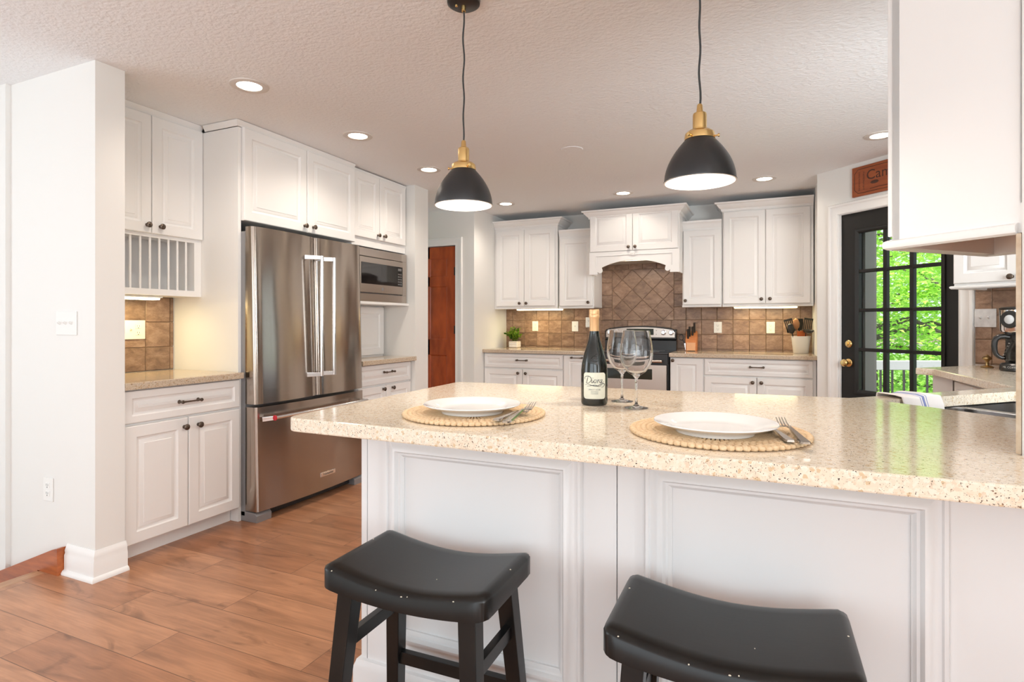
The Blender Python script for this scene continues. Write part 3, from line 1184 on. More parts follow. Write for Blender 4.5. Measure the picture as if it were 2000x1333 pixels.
def slab(name, label, poly, z0, z1, loc=(0, 0, 0), rotz=0, group=None):
    b = MB()
    b.prism(poly, 'xy', z0, z1, 0.004, 2)
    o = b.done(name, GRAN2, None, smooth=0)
    o.location = loc
    o.rotation_euler = (0, 0, R(rotz))
    return tag(o, label, 'worktop', group)


def under_light(label, loc, rotz, w, power):
    root = thing('under_cabinet_light', label, 'light', loc, rotz, 'lights under the wall cabinets')
    b = MB()
    b.box(-w / 2, w / 2, -0.045, 0.045, -0.012, 0.0, 0.003)
    b.done('housing', PLASTW, root)
    b = MB()
    b.box(-w / 2 + 0.01, w / 2 - 0.01, -0.036, 0.036, -0.024, -0.012, 0.005)
    b.done('diffuser', TUBEL, root)
    c, s = math.cos(R(rotz)), math.sin(R(rotz))
    lamp('under_cabinet_glow', 'AREA', (loc[0], loc[1], loc[2] - 0.03), power, (1.0, 0.84, 0.45), w * 0.9, 0.06, (0, 0, R(rotz)))


# ------------------------------------------------------------------ left run
XD = -2.915     # door faces
cabinet('base_cabinet', 'white base cabinet in the left nook with one drawer above two doors', (XD, 1.812), 90, 0.693, 0, 0.873, 0.60,
        [('drawer', 0.006, 0.690, 0.702, 0.866, (0.353, 0.781)), ('door', 0.008, 0.349, 0.092, 0.690, (0.325, 0.641)), ('door', 0.354, 0.690, 0.092, 0.690, (0.410, 0.641))], toe=0.092)
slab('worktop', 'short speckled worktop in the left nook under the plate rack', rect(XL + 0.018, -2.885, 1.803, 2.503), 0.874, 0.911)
# tall refrigerator panel (white) reaching the floor
b = MB()
b.box(XL + 0.002, -2.938, 2.506, 2.528, 0.0, 2.405, 0.001)
tag(b.done('tall_panel', CAB), 'tall white side panel between the nook and the refrigerator', 'panel')
# upper with plate rack
up = cabinet('wall_cabinet', 'white wall cabinet with two doors over an open plate rack', (-3.24, 1.812), 90, 0.693, 1.372, 2.43, 0.278,
             [('door', 0.006, 0.362, 1.727, 2.408, (0.334, 1.771)), ('door', 0.366, 0.692, 1.727, 2.408, (0.413, 1.771))], body=False)
b = MB()
b.box(0, 0.693, 0.0205, 0.276, 0.352, 1.058)
b.box(0, 0.018, 0.0205, 0.276, 0, 0.352)
b.box(0.646, 0.693, 0.0205, 0.276, 0, 0.352)
b.box(0.018, 0.646, 0.0205, 0.276, 0, 0.036)
b.box(0, 0.693, 0.27, 0.276, 0, 0.352)
b.box(0.018, 0.646, 0.0205, 0.045, 0.335, 0.352)
b.done('body', CAB, up, smooth=0)
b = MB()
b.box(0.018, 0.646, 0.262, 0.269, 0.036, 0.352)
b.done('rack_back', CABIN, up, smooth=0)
for k in range(11):
    b = MB()
    x = 0.646 - 0.047 - 0.0565 * k
    if x < 0.02:
        break
    b.tube([(x, 0.034, 0.034), (x, 0.034, 0.34)], 0.0065, 10)
    b.done('dowel', CAB, up)
TOPM = [(0, 0), (0.006, 0), (0.010, 0.010), (0.018, 0.020), (0.022, 0.034), (0, 0.034)]
b = MB()
b.sweep([(0, 0.0205), (0.693, 0.0205)], TOPM, O=(0, 0, 1.038))
b.done('top_moulding', CAB, up)
under_light('warm light bar under the left plate rack', (-3.37, 2.10, 1.371), 90, 0.40, 1.9)
# over-refrigerator cabinet
of = cabinet('wall_cabinet', 'white wall cabinet with two wide doors directly above the refrigerator', (-2.92, 2.532), 90, 1.04, 1.838, 2.408, 0.598,
             [('door', 0.004, 0.527, 1.838, 2.408, (0.502, 1.880)), ('door', 0.531, 1.036, 1.838, 2.408, (0.585, 1.882))])
b = MB()
b.sweep([(-0.027, 0.30), (-0.027, 0.0205), (1.04, 0.0205)], [(a, c) for a, c in TOPM], O=(0, 0, 0.570))
b.done('top_moulding', CAB, of)

# refrigerator
fr = thing('refrigerator', 'stainless french door refrigerator with a bottom freezer drawer', 'refrigerator', (-2.83, 2.525, 0.0), 90)
b = MB()
FW = 1.02
b.box(0.004, FW - 0.004, 0.075, 0.66, 0.03, 1.77, 0.004)
b.done('case', GREYM, fr)


def bulged(b, x0, x1, z0, z1, yb, yf0, yf1, bul, r=0.016):
    """appliance door: slightly bowed front (y grows from yf0 at the bottom to yf1 at the top)"""
    n = 15

    def fy(x, z):
        t = (x - x0) / (x1 - x0) * 2 - 1
        e = abs(t)
        rr = r * max(0, (e - (1 - 2 * r / (x1 - x0))) / (2 * r / (x1 - x0))) ** 2
        return yf0 + (yf1 - yf0) * (z - z0) / (z1 - z0) - bul * (1 - t * t) + rr
    xs_ = [x0 + (x1 - x0) * (0.5 - 0.5 * math.cos(PI * i / (n - 1))) for i in range(n)]
    vs, fs = [], []
    for z in (z0, z1):
        for x in xs_:
            vs.append((x, fy(x, z), z))
    for z in (z0, z1):
        vs += [(x0, yb, z), (x1, yb, z)]
    for i in range(n - 1):
        fs.append((i, i + 1, n + i + 1, n + i))
    a = 2 * n
    fs += [(a, 0, n, a + 2), (n - 1, a + 1, a + 3, 2 * n - 1), (a + 1, a, a + 2, a + 3)]
    fs.append(tuple([a] + [a + 1] + list(range(n - 1, -1, -1))))
    fs.append(tuple([a + 2] + list(range(n, 2 * n)) + [a + 3]))
    b._add(vs, fs)


for nm, x0, x1, z0, z1, ya, yb_ in (('door', 0.004, 0.5215, 0.715, 1.797, -0.010, 0.016), ('door', 0.5275, FW - 0.006, 0.715, 1.797, -0.010, 0.016), ('freezer_drawer', 0.004, FW - 0.006, 0.066, 0.697, -0.024, -0.012)):
    b = MB()
    bulged(b, x0, x1, z0, z1, 0.072, ya, yb_, 0.020 if nm == 'door' else 0.030)
    bmesh.ops.recalc_face_normals(b.bm, faces=b.bm.faces)
    dd = b.done(nm, SS, fr, smooth=40)
    b = MB()
    if nm == 'door':
        hx = x1 - 0.020 if x0 < 0.1 else x0 + 0.095
        mx = x1 - 0.105 if x0 < 0.1 else x0 + 0.020
        zs_ = (0.862, 1.652)
        yh = -0.072
        b.tube([(hx, yh, zs_[0] - 0.012), (hx, yh, zs_[1] + 0.012)], 0.0125, 14)
        for z in zs_:
            yy = ya + (yb_ - ya) * (z - z0) / (z1 - z0)
            b.bar((mx, yy + 0.004, z), (hx, yh, z), 0.030, 0.020, 0.026, 0.018, side=(0, 0, 1))
    else:
        yh = -0.098
        b.tube([(0.075, yh, 0.632), (FW - 0.07, yh, 0.632)], 0.0115, 14)
        for x, q in ((0.085, 0.05), (FW - 0.08, FW - 0.045)):
            b.bar((q, ya - 0.0, 0.622), (x, yh, 0.632), 0.028, 0.026, 0.024, 0.024, side=(0, 0, 1))
    h = b.done('handle', CHROME, dd)
    if nm != 'door':
        b = MB()
        b.T = Matrix.Translation((0.074, yh, 0.632)) @ Matrix.Rotation(R(-90), 4, 'Y')
        b.lathe([(0, 0.0), (0.0165, 0.0), (0.0165, 0.006), (0.012, 0.008), (0, 0.008)], 20)
        b.lathe([(0, 0.0), (0.0150, 0.0), (0.0150, 0.003), (0, 0.003)], 20, c=(0, 0, 0.0))
        b.done('emblem', REDDOT, h)
        b = MB()
        b.box(0.510, 0.652, -0.0575, -0.048, 0.158, 0.186, 0.002)
        bd = b.done('badge', CHROME, dd)
        lettering('KitchenAid', 0.021, Matrix.Translation((0.581, -0.0578, 0.172)) @ Matrix.Rotation(R(90), 4, 'X'), INK, bd)
for x in (0.02, FW - 0.12):
    b = MB()
    b.box(x, x + 0.10, 0.02, 0.09, 1.77, 1.79, 0.006)
    b.done('hinge_cover', GREYM, fr)
for x in (0.004, FW - 0.12):
    b = MB()
    b.prism([(-0.020, 0.0), (-0.020, 0.040), (-0.004, 0.058), (0.08, 0.062), (0.16, 0.062), (0.16, 0.0)], 'yz', x, x + 0.116, 0.004, 2)
    b.done('foot', GREYM, fr)
b = MB()
b.box(0.11, FW - 0.11, 0.03, 0.07, 0.010, 0.062)
b.done('toe_grille', BLACK, fr, smooth=0)

# microwave tower
XM = -2.96
mt = cabinet('wall_cabinet', 'white wall cabinet with two narrow doors above the microwave', (XM, 3.585), 90, 0.742, 1.83, 2.43, 0.555,
             [('door', 0.004, 0.345, 1.898, 2.418, (0.318, 1.937)), ('door', 0.349, 0.722, 1.898, 2.418, (0.400, 1.939))])
b = MB()
b.sweep([(0, 0.0205), (0.742, 0.0205)], [(a * 0.6, c) for a, c in TOPM], O=(0, 0, 0.572))
b.done('top_moulding', CAB, mt)
b = MB()
b.box(3.585, 4.327, 2.94 - 0.0, 3.515, 1.363, 1.383)
o = b.done('microwave_shelf', CAB, smooth=0)
o.matrix_world = Matrix.Identity(4)
for v in o.data.vertices:
    v.co = Vector((-v.co.y, v.co.x, v.co.z))
o.data.flip_normals()
tag(o, 'thin white shelf carrying the microwave', 'shelf')
mw = thing('microwave', 'built-in stainless microwave oven with dark window', 'microwave', (-2.955, 3.60, 1.384), 90)
mwW, mwH = 0.712, 0.432
b = MB()
b.box(0.02, mwW - 0.02, 0.03, 0.45, 0.015, mwH - 0.02)
b.done('case', GREYM, mw, smooth=0)
b = MB()
for x0, x1, z0, z1 in ((0, mwW, 0, 0.066), (0, mwW, mwH - 0.066, mwH), (0, 0.05, 0.066, mwH - 0.066), (mwW - 0.062, mwW, 0.066, mwH - 0.066)):
    b.box(x0, x1, 0, 0.028, z0, z1, 0.002)
b.done('trim_frame', SSP, mw, smooth=0)
b = MB()
b.box(0.052, mwW - 0.066, -0.012, 0.03, 0.072, mwH - 0.072, 0.004)
md = b.done('door', SSP, mw)
b = MB()
b.box(0.070, mwW - 0.080, -0.0145, -0.008, 0.142, mwH - 0.118, 0.002)
b.done('window', GLOSSB, md)
b = MB()
for i in range(3):
    for j in range(5):
        b.box(mwW - 0.150 + 0.020 * i, mwW - 0.137 + 0.020 * i, -0.0152, -0.014, 0.155 + 0.022 * j, 0.166 + 0.022 * j)
b.box(mwW - 0.150, mwW - 0.098, -0.0152, -0.014, 0.278, 0.300)
b.done('keypad', mat('keypad_grey', (0.16, 0.16, 0.16), 0.4), md, smooth=0)
b = MB()
b.T = Matrix.Translation((0.345, -0.012, 0.107)) @ Matrix.Rotation(R(90), 4, 'X')
b.lathe([(0, 0), (0.013, 0), (0.013, 0.002), (0, 0.002)], 24)
em = b.done('emblem', GREYM, md)
lettering('GE', 0.013, Matrix.Translation((0.345, -0.0143, 0.107)) @ Matrix.Rotation(R(90), 4, 'X'), CHROME, em, shear=0.25)
# appliance garage door at the back of the niche, niche base cabinet and worktop
ag = thing('niche_cabinet', 'shallow white cabinet with one raised panel door below the microwave', 'cabinet', (-3.20, 3.60, 0.911), 90)
b = MB()
b.box(0, 0.722, 0.0205, 0.30, 0, 0.45)
b.done('body', CAB, ag, smooth=0)
front('door', ag, 0.30, 0.712, 0.012, 0.44, (0.325, 0.235))
front('door', ag, 0.004, 0.296, 0.012, 0.44)
cabinet('base_cabinet', 'white base cabinet below the microwave with one drawer and two doors', (XD, 3.592), 90, 0.738, 0, 0.873, 0.60,
        [('drawer', 0.008, 0.730, 0.703, 0.866, (0.393, 0.799)), ('door', 0.008, 0.367, 0.092, 0.690, (0.322, 0.661)), ('door', 0.371, 0.730, 0.092, 0.690, (0.450, 0.661))], toe=0.092)
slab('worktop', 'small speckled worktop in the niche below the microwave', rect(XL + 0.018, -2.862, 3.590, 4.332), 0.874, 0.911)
b = MB()
b.box(XL + 0.002, -2.95, 3.560, 3.582, 0.0, 1.836, 0.001)
tag(b.done('tall_panel', CAB), 'white side panel between the refrigerator and the microwave niche', 'panel')

# ------------------------------------------------------------------ back run
YD = 5.69
ZBK = 0.919
kb = [('drawer', 0.006, 0.920, 0.722, 0.872, (0.46, 0.806)), ('door', 0.006, 0.461, 0.092, 0.708, (0.418, 0.667)), ('door', 0.465, 0.920, 0.092, 0.708, (0.508, 0.667))]
cabinet('base_cabinet', 'wide white base cabinet under the potted plant, left of the stove', (-2.875, YD), 0, 0.926, 0, 0.881, 0.605, kb, toe=0.092)
cabinet('base_cabinet', 'narrow white pull-out cabinet with a bar pull at its top, left of the stove', (-1.948, YD), 0, 0.298, 0, 0.881, 0.605,
        [('door', 0.004, 0.294, 0.092, 0.872, (0.150, 0.848, 1))], toe=0.092)
cabinet('base_cabinet', 'narrow white base cabinet with one knobbed door, right of the stove', (-0.862, YD), 0, 0.312, 0, 0.881, 0.605,
        [('door', 0.004, 0.306, 0.092, 0.872, (0.030, 0.848))], toe=0.092)
cabinet('base_cabinet', 'wide white base cabinet under the utensil crock, right of the stove', (-0.550, YD), 0, 0.945, 0, 0.881, 0.605,
        [('drawer', 0.008, 0.918, 0.720, 0.872, (0.462, 0.804)), ('door', 0.008, 0.460, 0.092, 0.706, (0.427, 0.664)), ('door', 0.465, 0.918, 0.092, 0.706, (0.500, 0.664))], toe=0.092)
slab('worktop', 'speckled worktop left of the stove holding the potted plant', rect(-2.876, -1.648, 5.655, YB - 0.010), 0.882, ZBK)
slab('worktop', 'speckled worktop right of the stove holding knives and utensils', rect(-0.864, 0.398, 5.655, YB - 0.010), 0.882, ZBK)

YU = 5.955
u1 = cabinet('wall_cabinet', 'white two door wall cabinet at the far left above the plant', (-2.875, YU), 0, 0.765, 1.378, 2.29, 0.342,
             [('door', 0.022, 0.370, 1.398, 2.262, (0.322, 1.430)), ('door', 0.374, 0.738, 1.398, 2.262, (0.404, 1.430))])
crown(u1, 0.765, 0.342, 0.905, left=False)
u2 = cabinet('wall_cabinet', 'short white single door wall cabinet left of the hood', (-2.092, YU), 0, 0.395, 1.378, 2.16, 0.342,
             [('door', 0.014, 0.384, 1.392, 2.132, (0.340, 1.430))])
CROWN2 = [(0, 0), (0.004, 0), (0.008, 0.012), (0.010, 0.030), (0.018, 0.050), (0.024, 0.056), (0.026, 0.074), (0, 0.074)]
crown(u2, 0.395, 0.342, 0.775, CROWN2, False, False)
u4 = cabinet('wall_cabinet', 'short white single door wall cabinet right of the hood', (-0.780, YU), 0, 0.372, 1.378, 2.16, 0.342,
             [('door', 0.010, 0.362, 1.392, 2.132, (0.032, 1.431))])
crown(u4, 0.372, 0.342, 0.775, CROWN2, False, False)
u5 = cabinet('wall_cabinet', 'white two door wall cabinet at the far right above the utensil crock', (-0.402, YU), 0, 0.792, 1.378, 2.305, 0.342,
             [('door', 0.010, 0.384, 1.394, 2.290, (0.350, 1.437)), ('door', 0.388, 0.766, 1.394, 2.290, (0.424, 1.438))])
crown(u5, 0.792, 0.342, 0.920, right=False)
for root, w, l in ((u1, 0.765, 0), (u2, 0.395, 0), (u4, 0.372, 0), (u5, 0.792, 0)):
    b = MB()
    b.box(-0.004 if w < 0.5 else 0.0, w, 0.014, 0.034, -0.012, 0.010, 0.004)
    b.done('light_rail', CAB, root)
under_light('warm light bar under the far left wall cabinet', (-2.37, 6.10, 1.377), 0, 0.56, 1.9)
under_light('warm light bar under the far right wall cabinet', (-0.02, 6.10, 1.377), 0, 0.58, 1.9)

# hood cabinet with carved valance
YH = 5.72
hd = cabinet('hood_cabinet', 'white hood cabinet over the stove with an arched carved valance', (-1.675, YH), 0, 0.898, 1.925, 2.36, 0.577,
             [('door', 0.006, 0.442, 1.935, 2.352, (0.408, 1.970)), ('door', 0.446, 0.886, 1.935, 2.352, (0.474, 1.970))], cat='cabinet')
crown(hd, 0.898, 0.577, 0.352, [(a * 1.05, c * 0.95) for a, c in CROWN])
arch = [(0, -0.220), (0.088, -0.220), (0.088, -0.196)]
for a in range(8):
    t = R(200 + 26 * a)
    arch.append((0.112 + 0.024 * math.cos(t), -0.184 + 0.024 * math.sin(t)))
for k in range(21):
    x = 0.128 + (0.770 - 0.128) * k / 20
    q = (x - 0.449) / 0.321
    arch.append((x, -0.083 - 0.068 * abs(q) ** 2.0))
for a in range(8):
    t = R(158 - 26 * a + 0)
    arch.append((0.786 + 0.024 * math.cos(t), -0.184 + 0.024 * math.sin(t))) if False else None
for a in range(8):
    t = R(158 + 26 * a)
    arch.append((0.786 + 0.024 * math.cos(t), -0.184 + 0.024 * math.sin(t)))
arch += [(0.810, -0.196), (0.810, -0.220), (0.898, -0.220), (0.898, 0.006), (0, 0.006)]
b = MB()
b.prism(arch, 'xz', 0.0, 0.020)
va = b.done('valance', CAB, hd, smooth=0)
b = MB()
bead = [(0.070 + (0.828 - 0.070) * k / 20, -0.030 - (0.0 if 4 < k < 16 else 0.0)) for k in range(21)]
b.tube([(0.070, -0.002, -0.150), (0.070, -0.002, -0.034), (0.30, -0.002, -0.034), (0.40, -0.002, -0.030), (0.449, -0.002, -0.026), (0.50, -0.002, -0.030), (0.60, -0.002, -0.034), (0.828, -0.002, -0.034), (0.828, -0.002, -0.150)], 0.004, 8)
for s in range(5):
    a = R(20 + 35 * s)
    b.tube([(0.449, -0.002, -0.040), (0.449 + 0.040 * math.cos(a), -0.006, -0.040 + 0.024 * math.sin(a))], [0.007, 0.004], 8)
b.done('bead_moulding', CAB, va)
for nm, x0, x1 in (('side_panel', 0.0, 0.02), ('side_panel', 0.878, 0.898)):
    b = MB()
    b.box(x0, x1, 0.021, 0.235, -0.218, 0.0)
    b.done(nm, CAB, hd, smooth=0)
b = MB()
b.box(0.021, 0.877, 0.24, 0.575, -0.070, -0.002)
b.done('liner', mat('hood_liner', (0.50, 0.49, 0.45), 0.5), hd, smooth=0)

lamp('added_hood_fill', 'AREA', (-1.226, 5.80, 1.905), 1.6, (1.0, 0.90, 0.78), 0.30, 0.06, (R(35), 0, 0))  # added fill light, brightens the tiles under the hood arch
b = MB()
b.box(0.30, 0.60, 0.05, 0.11, -0.012, -0.004, 0.002)
b.done('added_hood_glow', LAMPW, hd)  # added glowing strip for the fill light, out of sight behind the valance
# stove
st = thing('stove', 'stainless and black electric stove between the white base cabinets', 'stove', (-1.638, 5.672, 0), 0)
SW = 0.764
b = MB()
b.box(0, SW, 0.03, 0.60, 0.02, 0.905)
b.done('case', BLACK, st, smooth=0)
b = MB()
b.box(-0.002, SW + 0.002, -0.01, 0.53, 0.905, 0.922, 0.005)
ct = b.done('cooktop', GLOSSB, st)
for x, y, r in ((0.19, 0.14, 0.10), (0.57, 0.14, 0.085), (0.19, 0.38, 0.075), (0.57, 0.38, 0.10)):
    b = MB()
    b.lathe([(r - 0.003, 0.9222), (r - 0.003, 0.9228), (r, 0.9228), (r, 0.9222)], 32, c=(x, y, 0))
    b.done('burner_ring', GREYM, ct)
b = MB()
b.box(0.012, SW - 0.012, -0.018, 0.03, 0.20, 0.800, 0.006)
od = b.done('oven_door', SSP, st)
b = MB()
b.box(0.16, SW - 0.15, -0.0205, -0.012, 0.655, 0.758, 0.014, 4)
b.done('window', mat('oven_window', (0.012, 0.015, 0.007), 0.08), od)
b = MB()
b.tube([(0.05, -0.062, 0.838), (SW - 0.05, -0.062, 0.838)], 0.013, 12)
for x in (0.08, SW - 0.08):
    b.bar((x, -0.010, 0.83), (x, -0.06, 0.838), 0.024, 0.02, side=(1, 0, 0))
b.done('handle', SSP, st)
b = MB()
b.box(0.012, SW - 0.012, -0.012, 0.03, 0.06, 0.19, 0.005)
b.done('warming_drawer', SSP, st)
b = MB()
b.box(0.006, SW - 0.006, 0.0, 0.03, 0.806, 0.905)
b.done('front_strip', BLACK, st, smooth=0)
# backguard
b = MB()
b.prism([(0.535, 0.905), (0.60, 0.905), (0.60, 1.14), (0.585, 1.14), (0.555, 1.035), (0.535, 1.02)], 'yz', 0.0, SW)
bgd = b.done('backguard', BLACK, st, smooth=0)
prof = []
for k in range(17):
    x = 0.0 + SW * k / 16
    q = (x - SW / 2) / (SW / 2)
    prof.append((x, 1.178 - 0.034 * q * q - (0.02 if k in (0, 16) else 0)))
b = MB()
b.T = Matrix.Translation((0, 0.535, 0))
b.prism([(0.0, 1.035), (SW, 1.035)] + prof[::-1], 'xz', 0.0, 0.05, 0.006, 2)
fp = b.done('control_panel', BLACK, st)
b = MB()
b.T = Matrix.Translation((0, 0.531, 0))
b.prism([(0.012, 1.052), (SW - 0.012, 1.052)] + [(0.012 + (x / SW) * (SW - 0.024), z - 0.012) for x, z in prof[::-1]], 'xz', 0.0, 0.012, 0.004, 2)
pf = b.done('panel_face', SSP, fp)
b = MB()
b.box(0.24, 0.53, 0.5285, 0.534, 1.080, 1.146, 0.004)
dp = b.done('display', LEDGRN, fp)
b = MB()
for i in range(4):
    b.box(0.36 + 0.018 * i, 0.370 + 0.018 * i, 0.5280, 0.5288, 1.116, 1.132)
for i in range(7):
    for j in range(2):
        if not 3 <= i <= 3:
            b.box(0.255 + 0.038 * i, 0.270 + 0.038 * i, 0.5280, 0.5288, 1.088 + 0.016 * j, 1.095 + 0.016 * j)
for q in (0.555, 0.555):
    b.box(q, q + 0.007, 0.5295, 0.532, 1.085, 1.092)
    b.box(q, q + 0.007, 0.5295, 0.532, 1.125, 1.132)
b.done('markings', mat('dim_green', (0.10, 0.13, 0.04), 0.4), fp, smooth=0)
for x in (0.048, 0.130, 0.632, 0.712):
    b = MB()
    b.T = Matrix.Translation((x, 0.531, 1.108)) @ Matrix.Rotation(R(90), 4, 'X')
    b.lathe([(0, 0), (0.030, 0), (0.030, 0.003), (0.023, 0.004), (0.021, 0.024), (0.017, 0.028), (0, 0.028)], 20)
    b.box(-0.005, 0.005, -0.021, 0.021, 0.026, 0.036, 0.003)
    b.done('knob', CHROME, fp)

# ------------------------------------------------------------------ peninsula, sink run and coffee corner
pen = thing('peninsula_base', 'long white panelled peninsula base under the speckled worktop', 'cabinet', (0, 0, 0))
YP = 1.448
b = MB()
b.prism([(-1.158, YP + 0.012), (0.462, YP + 0.012), (0.39, 1.56), (0.30, 2.2), (0.25, 2.28), (-1.158, 2.22)], 'xy', 0.0, 0.906)
b.done('body', PENP, pen, smooth=0)
for nm, x0, x1 in (('corner_post', -1.161, -1.1395), ('panel', -1.1375, -0.3525), ('panel', -0.3500, 0.470)):
    b = MB()
    b.box(x0, x1, YP, YP + 0.0115, 0.12, 0.906, 0.0012, 1)
    b.done(nm, PENP, pen)
b = MB()
b.sweep([(-1.161, 2.22), (-1.161, YP), (0.480, YP)], [(0, 0), (0.018, 0), (0.018, 0.140), (0.014, 0.150), (0.010, 0.162), (0, 0.165)], O=(0, 0, 0))
b.done('plinth', PENP, pen)
PROF = [(0, 0), (0, 0.012), (0.004, 0.018), (0.011, 0.018), (0.014, 0.011), (0.018, 0.011), (0.028, 0.016), (0.038, 0.026), (0.046, 0.028), (0.050, 0.022), (0.052, 0.016), (0.058, 0.015), (0.062, 0.009), (0.066, 0.007), (0.066, 0)]
for x0, x1 in ((-1.063, -0.440), (-0.279, 0.342)):
    b = MB()
    b.sweep([(x0, 0.225), (x0, 0.872), (x1, 0.872), (x1, 0.225)], PROF, O=(0, YP, 0), e1=(1, 0, 0), e2=(0, 0, 1), n=(0, -1, 0), closed=True)
    b.done('frame_moulding', PENP, pen)

outline = []


def corner(c, r, a0, a1, n=6):
    for i in range(n + 1):
        a = R(a0 + (a1 - a0) * i / n)
        outline.append((c[0] + r * math.cos(a), c[1] + r * math.sin(a)))


corner((-1.192, 1.255), 0.048, 180, 270)
outline += [(0.30, 1.186), (0.744, 1.179)]
outline += [tuple(UV(US, 1.362)[:2]), tuple(UV(US + 0.001, DW - 0.012)[:2]), tuple(UV(2.30, DW - 0.012)[:2]), tuple(UV(2.30, 3.43)[:2]), tuple(UV(2.195, 3.43)[:2]), tuple(UV(1.470, 2.785)[:2]), (0.262, 2.333)]
corner((-1.235, 2.225), 0.035, 96, 180)
b = MB()
b.prism(outline, 'xy', ZP - 0.038, ZP, 0.004, 2)
wt = b.done('worktop', GRAN, None, smooth=0)
tag(wt, 'large speckled peninsula worktop running on round the sink and coffee corner', 'worktop')
SV0, SV1, SU0, SU1 = 1.872, 2.62, 0.93, 1.372
b = MB()
b.T = Matrix.Rotation(R(45), 4, 'Z')
pr = []
for cx, cy, a0 in ((SV1 - 0.03, SU1 - 0.03, 0), (SV0 + 0.03, SU1 - 0.03, 90), (SV0 + 0.03, SU0 + 0.03, 180), (SV1 - 0.03, SU0 + 0.03, 270)):
    for i in range(5):
        a = R(a0 + 22.5 * i)
        pr.append((cx + 0.03 * math.cos(a), cy + 0.03 * math.sin(a)))
b.prism(pr, 'xy', ZP - 0.2, ZP + 0.1)
cut = b.done('cutter', GRAN, None, smooth=0)
md_ = wt.modifiers.new('sink_cutout', 'BOOLEAN')
md_.operation = 'DIFFERENCE'
md_.object = cut
md_.solver = 'EXACT'
dg = bpy.context.evaluated_depsgraph_get()
me2 = bpy.data.meshes.new_from_object(wt.evaluated_get(dg))
wt.modifiers.clear()
wt.data = me2
for f in me2.polygons:
    f.use_smooth = False
bpy.data.objects.remove(cut)

sk = thing('sink', 'stainless double bowl sink set into the corner of the worktop', 'sink', (0, 0, 0), 45)
b = MB()
zt, zb = ZP - 0.039, ZP - 0.235


def bowl(b, x0, x1, y0, y1, zr):
    r = 0.04

    def ring(ins, z):
        out = []
        for cx, cy, a0 in ((x1 - ins - r, y1 - ins - r, 0), (x0 + ins + r, y1 - ins - r, 90), (x0 + ins + r, y0 + ins + r, 180), (x1 - ins - r, y0 + ins + r, 270)):
            for i in range(6):
                a = R(a0 + 18 * i)
                out.append((cx + r * math.cos(a), cy + r * math.sin(a), z))
        return out
    rings = [ring(0, zr), ring(0.004, zr - 0.004), ring(0.010, zb + 0.03), ring(0.022, zb + 0.008), ring(0.045, zb)]
    vs = [p for rg in rings for p in rg]
    n = 24
    fs = []
    for k in range(len(rings) - 1):
        for i in range(n):
            j = (i + 1) % n
            fs.append((k * n + i, (k + 1) * n + i, (k + 1) * n + j, k * n + j))
    fs.append(tuple((len(rings) - 1) * n + i for i in range(n)))
    b._add(vs, fs)


bowl(b, SV0 - 0.008, 2.262, SU0 - 0.008, SU1 + 0.008, zt - 0.002)
bowl(b, 2.286, SV1 + 0.008, SU0 - 0.008, SU1 + 0.008, zt - 0.002)
b.box(2.258, 2.290, SU0, SU1, zt - 0.010, zt - 0.0015, 0.003)
bmesh.ops.recalc_face_normals(b.bm, faces=b.bm.faces)
b.done('bowls', SSB, sk)
for x in (2.06, 2.45):
    b = MB()
    b.lathe([(0, 0.003), (0.03, 0.003), (0.042, 0.006), (0.045, 0.001)], 24, c=(x, 1.15, zb))
    b.done('drain', CHROME, sk)

dc = cabinet('base_cabinet', 'white corner cabinet set diagonally under the coffee worktop', (0.948, 3.94), -90, 0.88, 0, 0.905, 0.30,
             [('drawer', 0.03, 0.335, 0.70, 0.885), ('drawer', 0.345, 0.85, 0.70, 0.885), ('door', 0.03, 0.335, 0.10, 0.69), ('door', 0.345, 0.85, 0.10, 0.69)], toe=0.092)
b = MB()
b.box(-0.0, 0.11, 0.10, 0.60, 0.0, 0.905)
o = b.done('base_cabinet', CAB, smooth=0)
o.location = UV(2.285, 3.455)
o.rotation_euler = (0, 0, R(-45))
tag(o, 'white end panel closing the coffee worktop cabinet beside the garden door', 'panel')
sb = thing('sink_cabinet', 'white cabinet front below the sink, facing the kitchen floor', 'cabinet', UV(1.445, 2.78), -135)
b = MB()
b.box(0, 0.88, 0.02, 0.04, 0.1, 0.905)
b.box(0, 0.88, 0.08, 0.10, 0, 0.1)
b.done('body', CAB, sb, smooth=0)
front('door', sb, 0.01, 0.435, 0.11, 0.88, (0.40, 0.80))
front('door', sb, 0.445, 0.87, 0.11, 0.88, (0.48, 0.80))

# near wall cabinet on the sink wall (its blank end panel faces the dining room)
ZU = 1.393
VN = 1.376
nw = thing('wall_cabinet', 'white wall cabinet hanging over the peninsula with a blank end panel', 'cabinet', UV(0, 0, ZU), 45)
b = MB()
hN = ZC - ZU - 0.002
U1, VF = 0.998, 1.757
b.box(VN, VN + 0.018, US + 0.002, U1 - 0.018, 0.0, hN)
b.box(VF - 0.018, VF, US + 0.002, U1 - 0.018, 0.0, hN)
b.box(VN, VF, US + 0.002, US + 0.010, 0.06, hN)
b.box(VN, VF, US + 0.002, U1 - 0.02, hN - 0.02, hN)
b.box(VN, VF, U1 - 0.036, U1 - 0.018, 0.0, hN)
b.done('body', CAB, nw, smooth=0)
b = MB()
b.box(VN + 0.018, VF - 0.018, US + 0.010, U1 - 0.036, 0.045, 0.060)
b.done('bottom_shelf', UNDERW, nw, smooth=0)
b = MB()
rb = [(-0.004, 0.0), (0.004, -0.004), (0.010, 0.0), (0.012, 0.008), (0.010, 0.016), (0.003, 0.020), (-0.004, 0.020)]
b.sweep([(VF, US + 0.004), (VF, U1 - 0.012), (VN, U1 - 0.012), (VN, US + 0.012)][::-1], [(-a, c) for a, c in rb][::-1] if False else [(-x, z) for x, z in rb], O=(0, 0, 0.0))
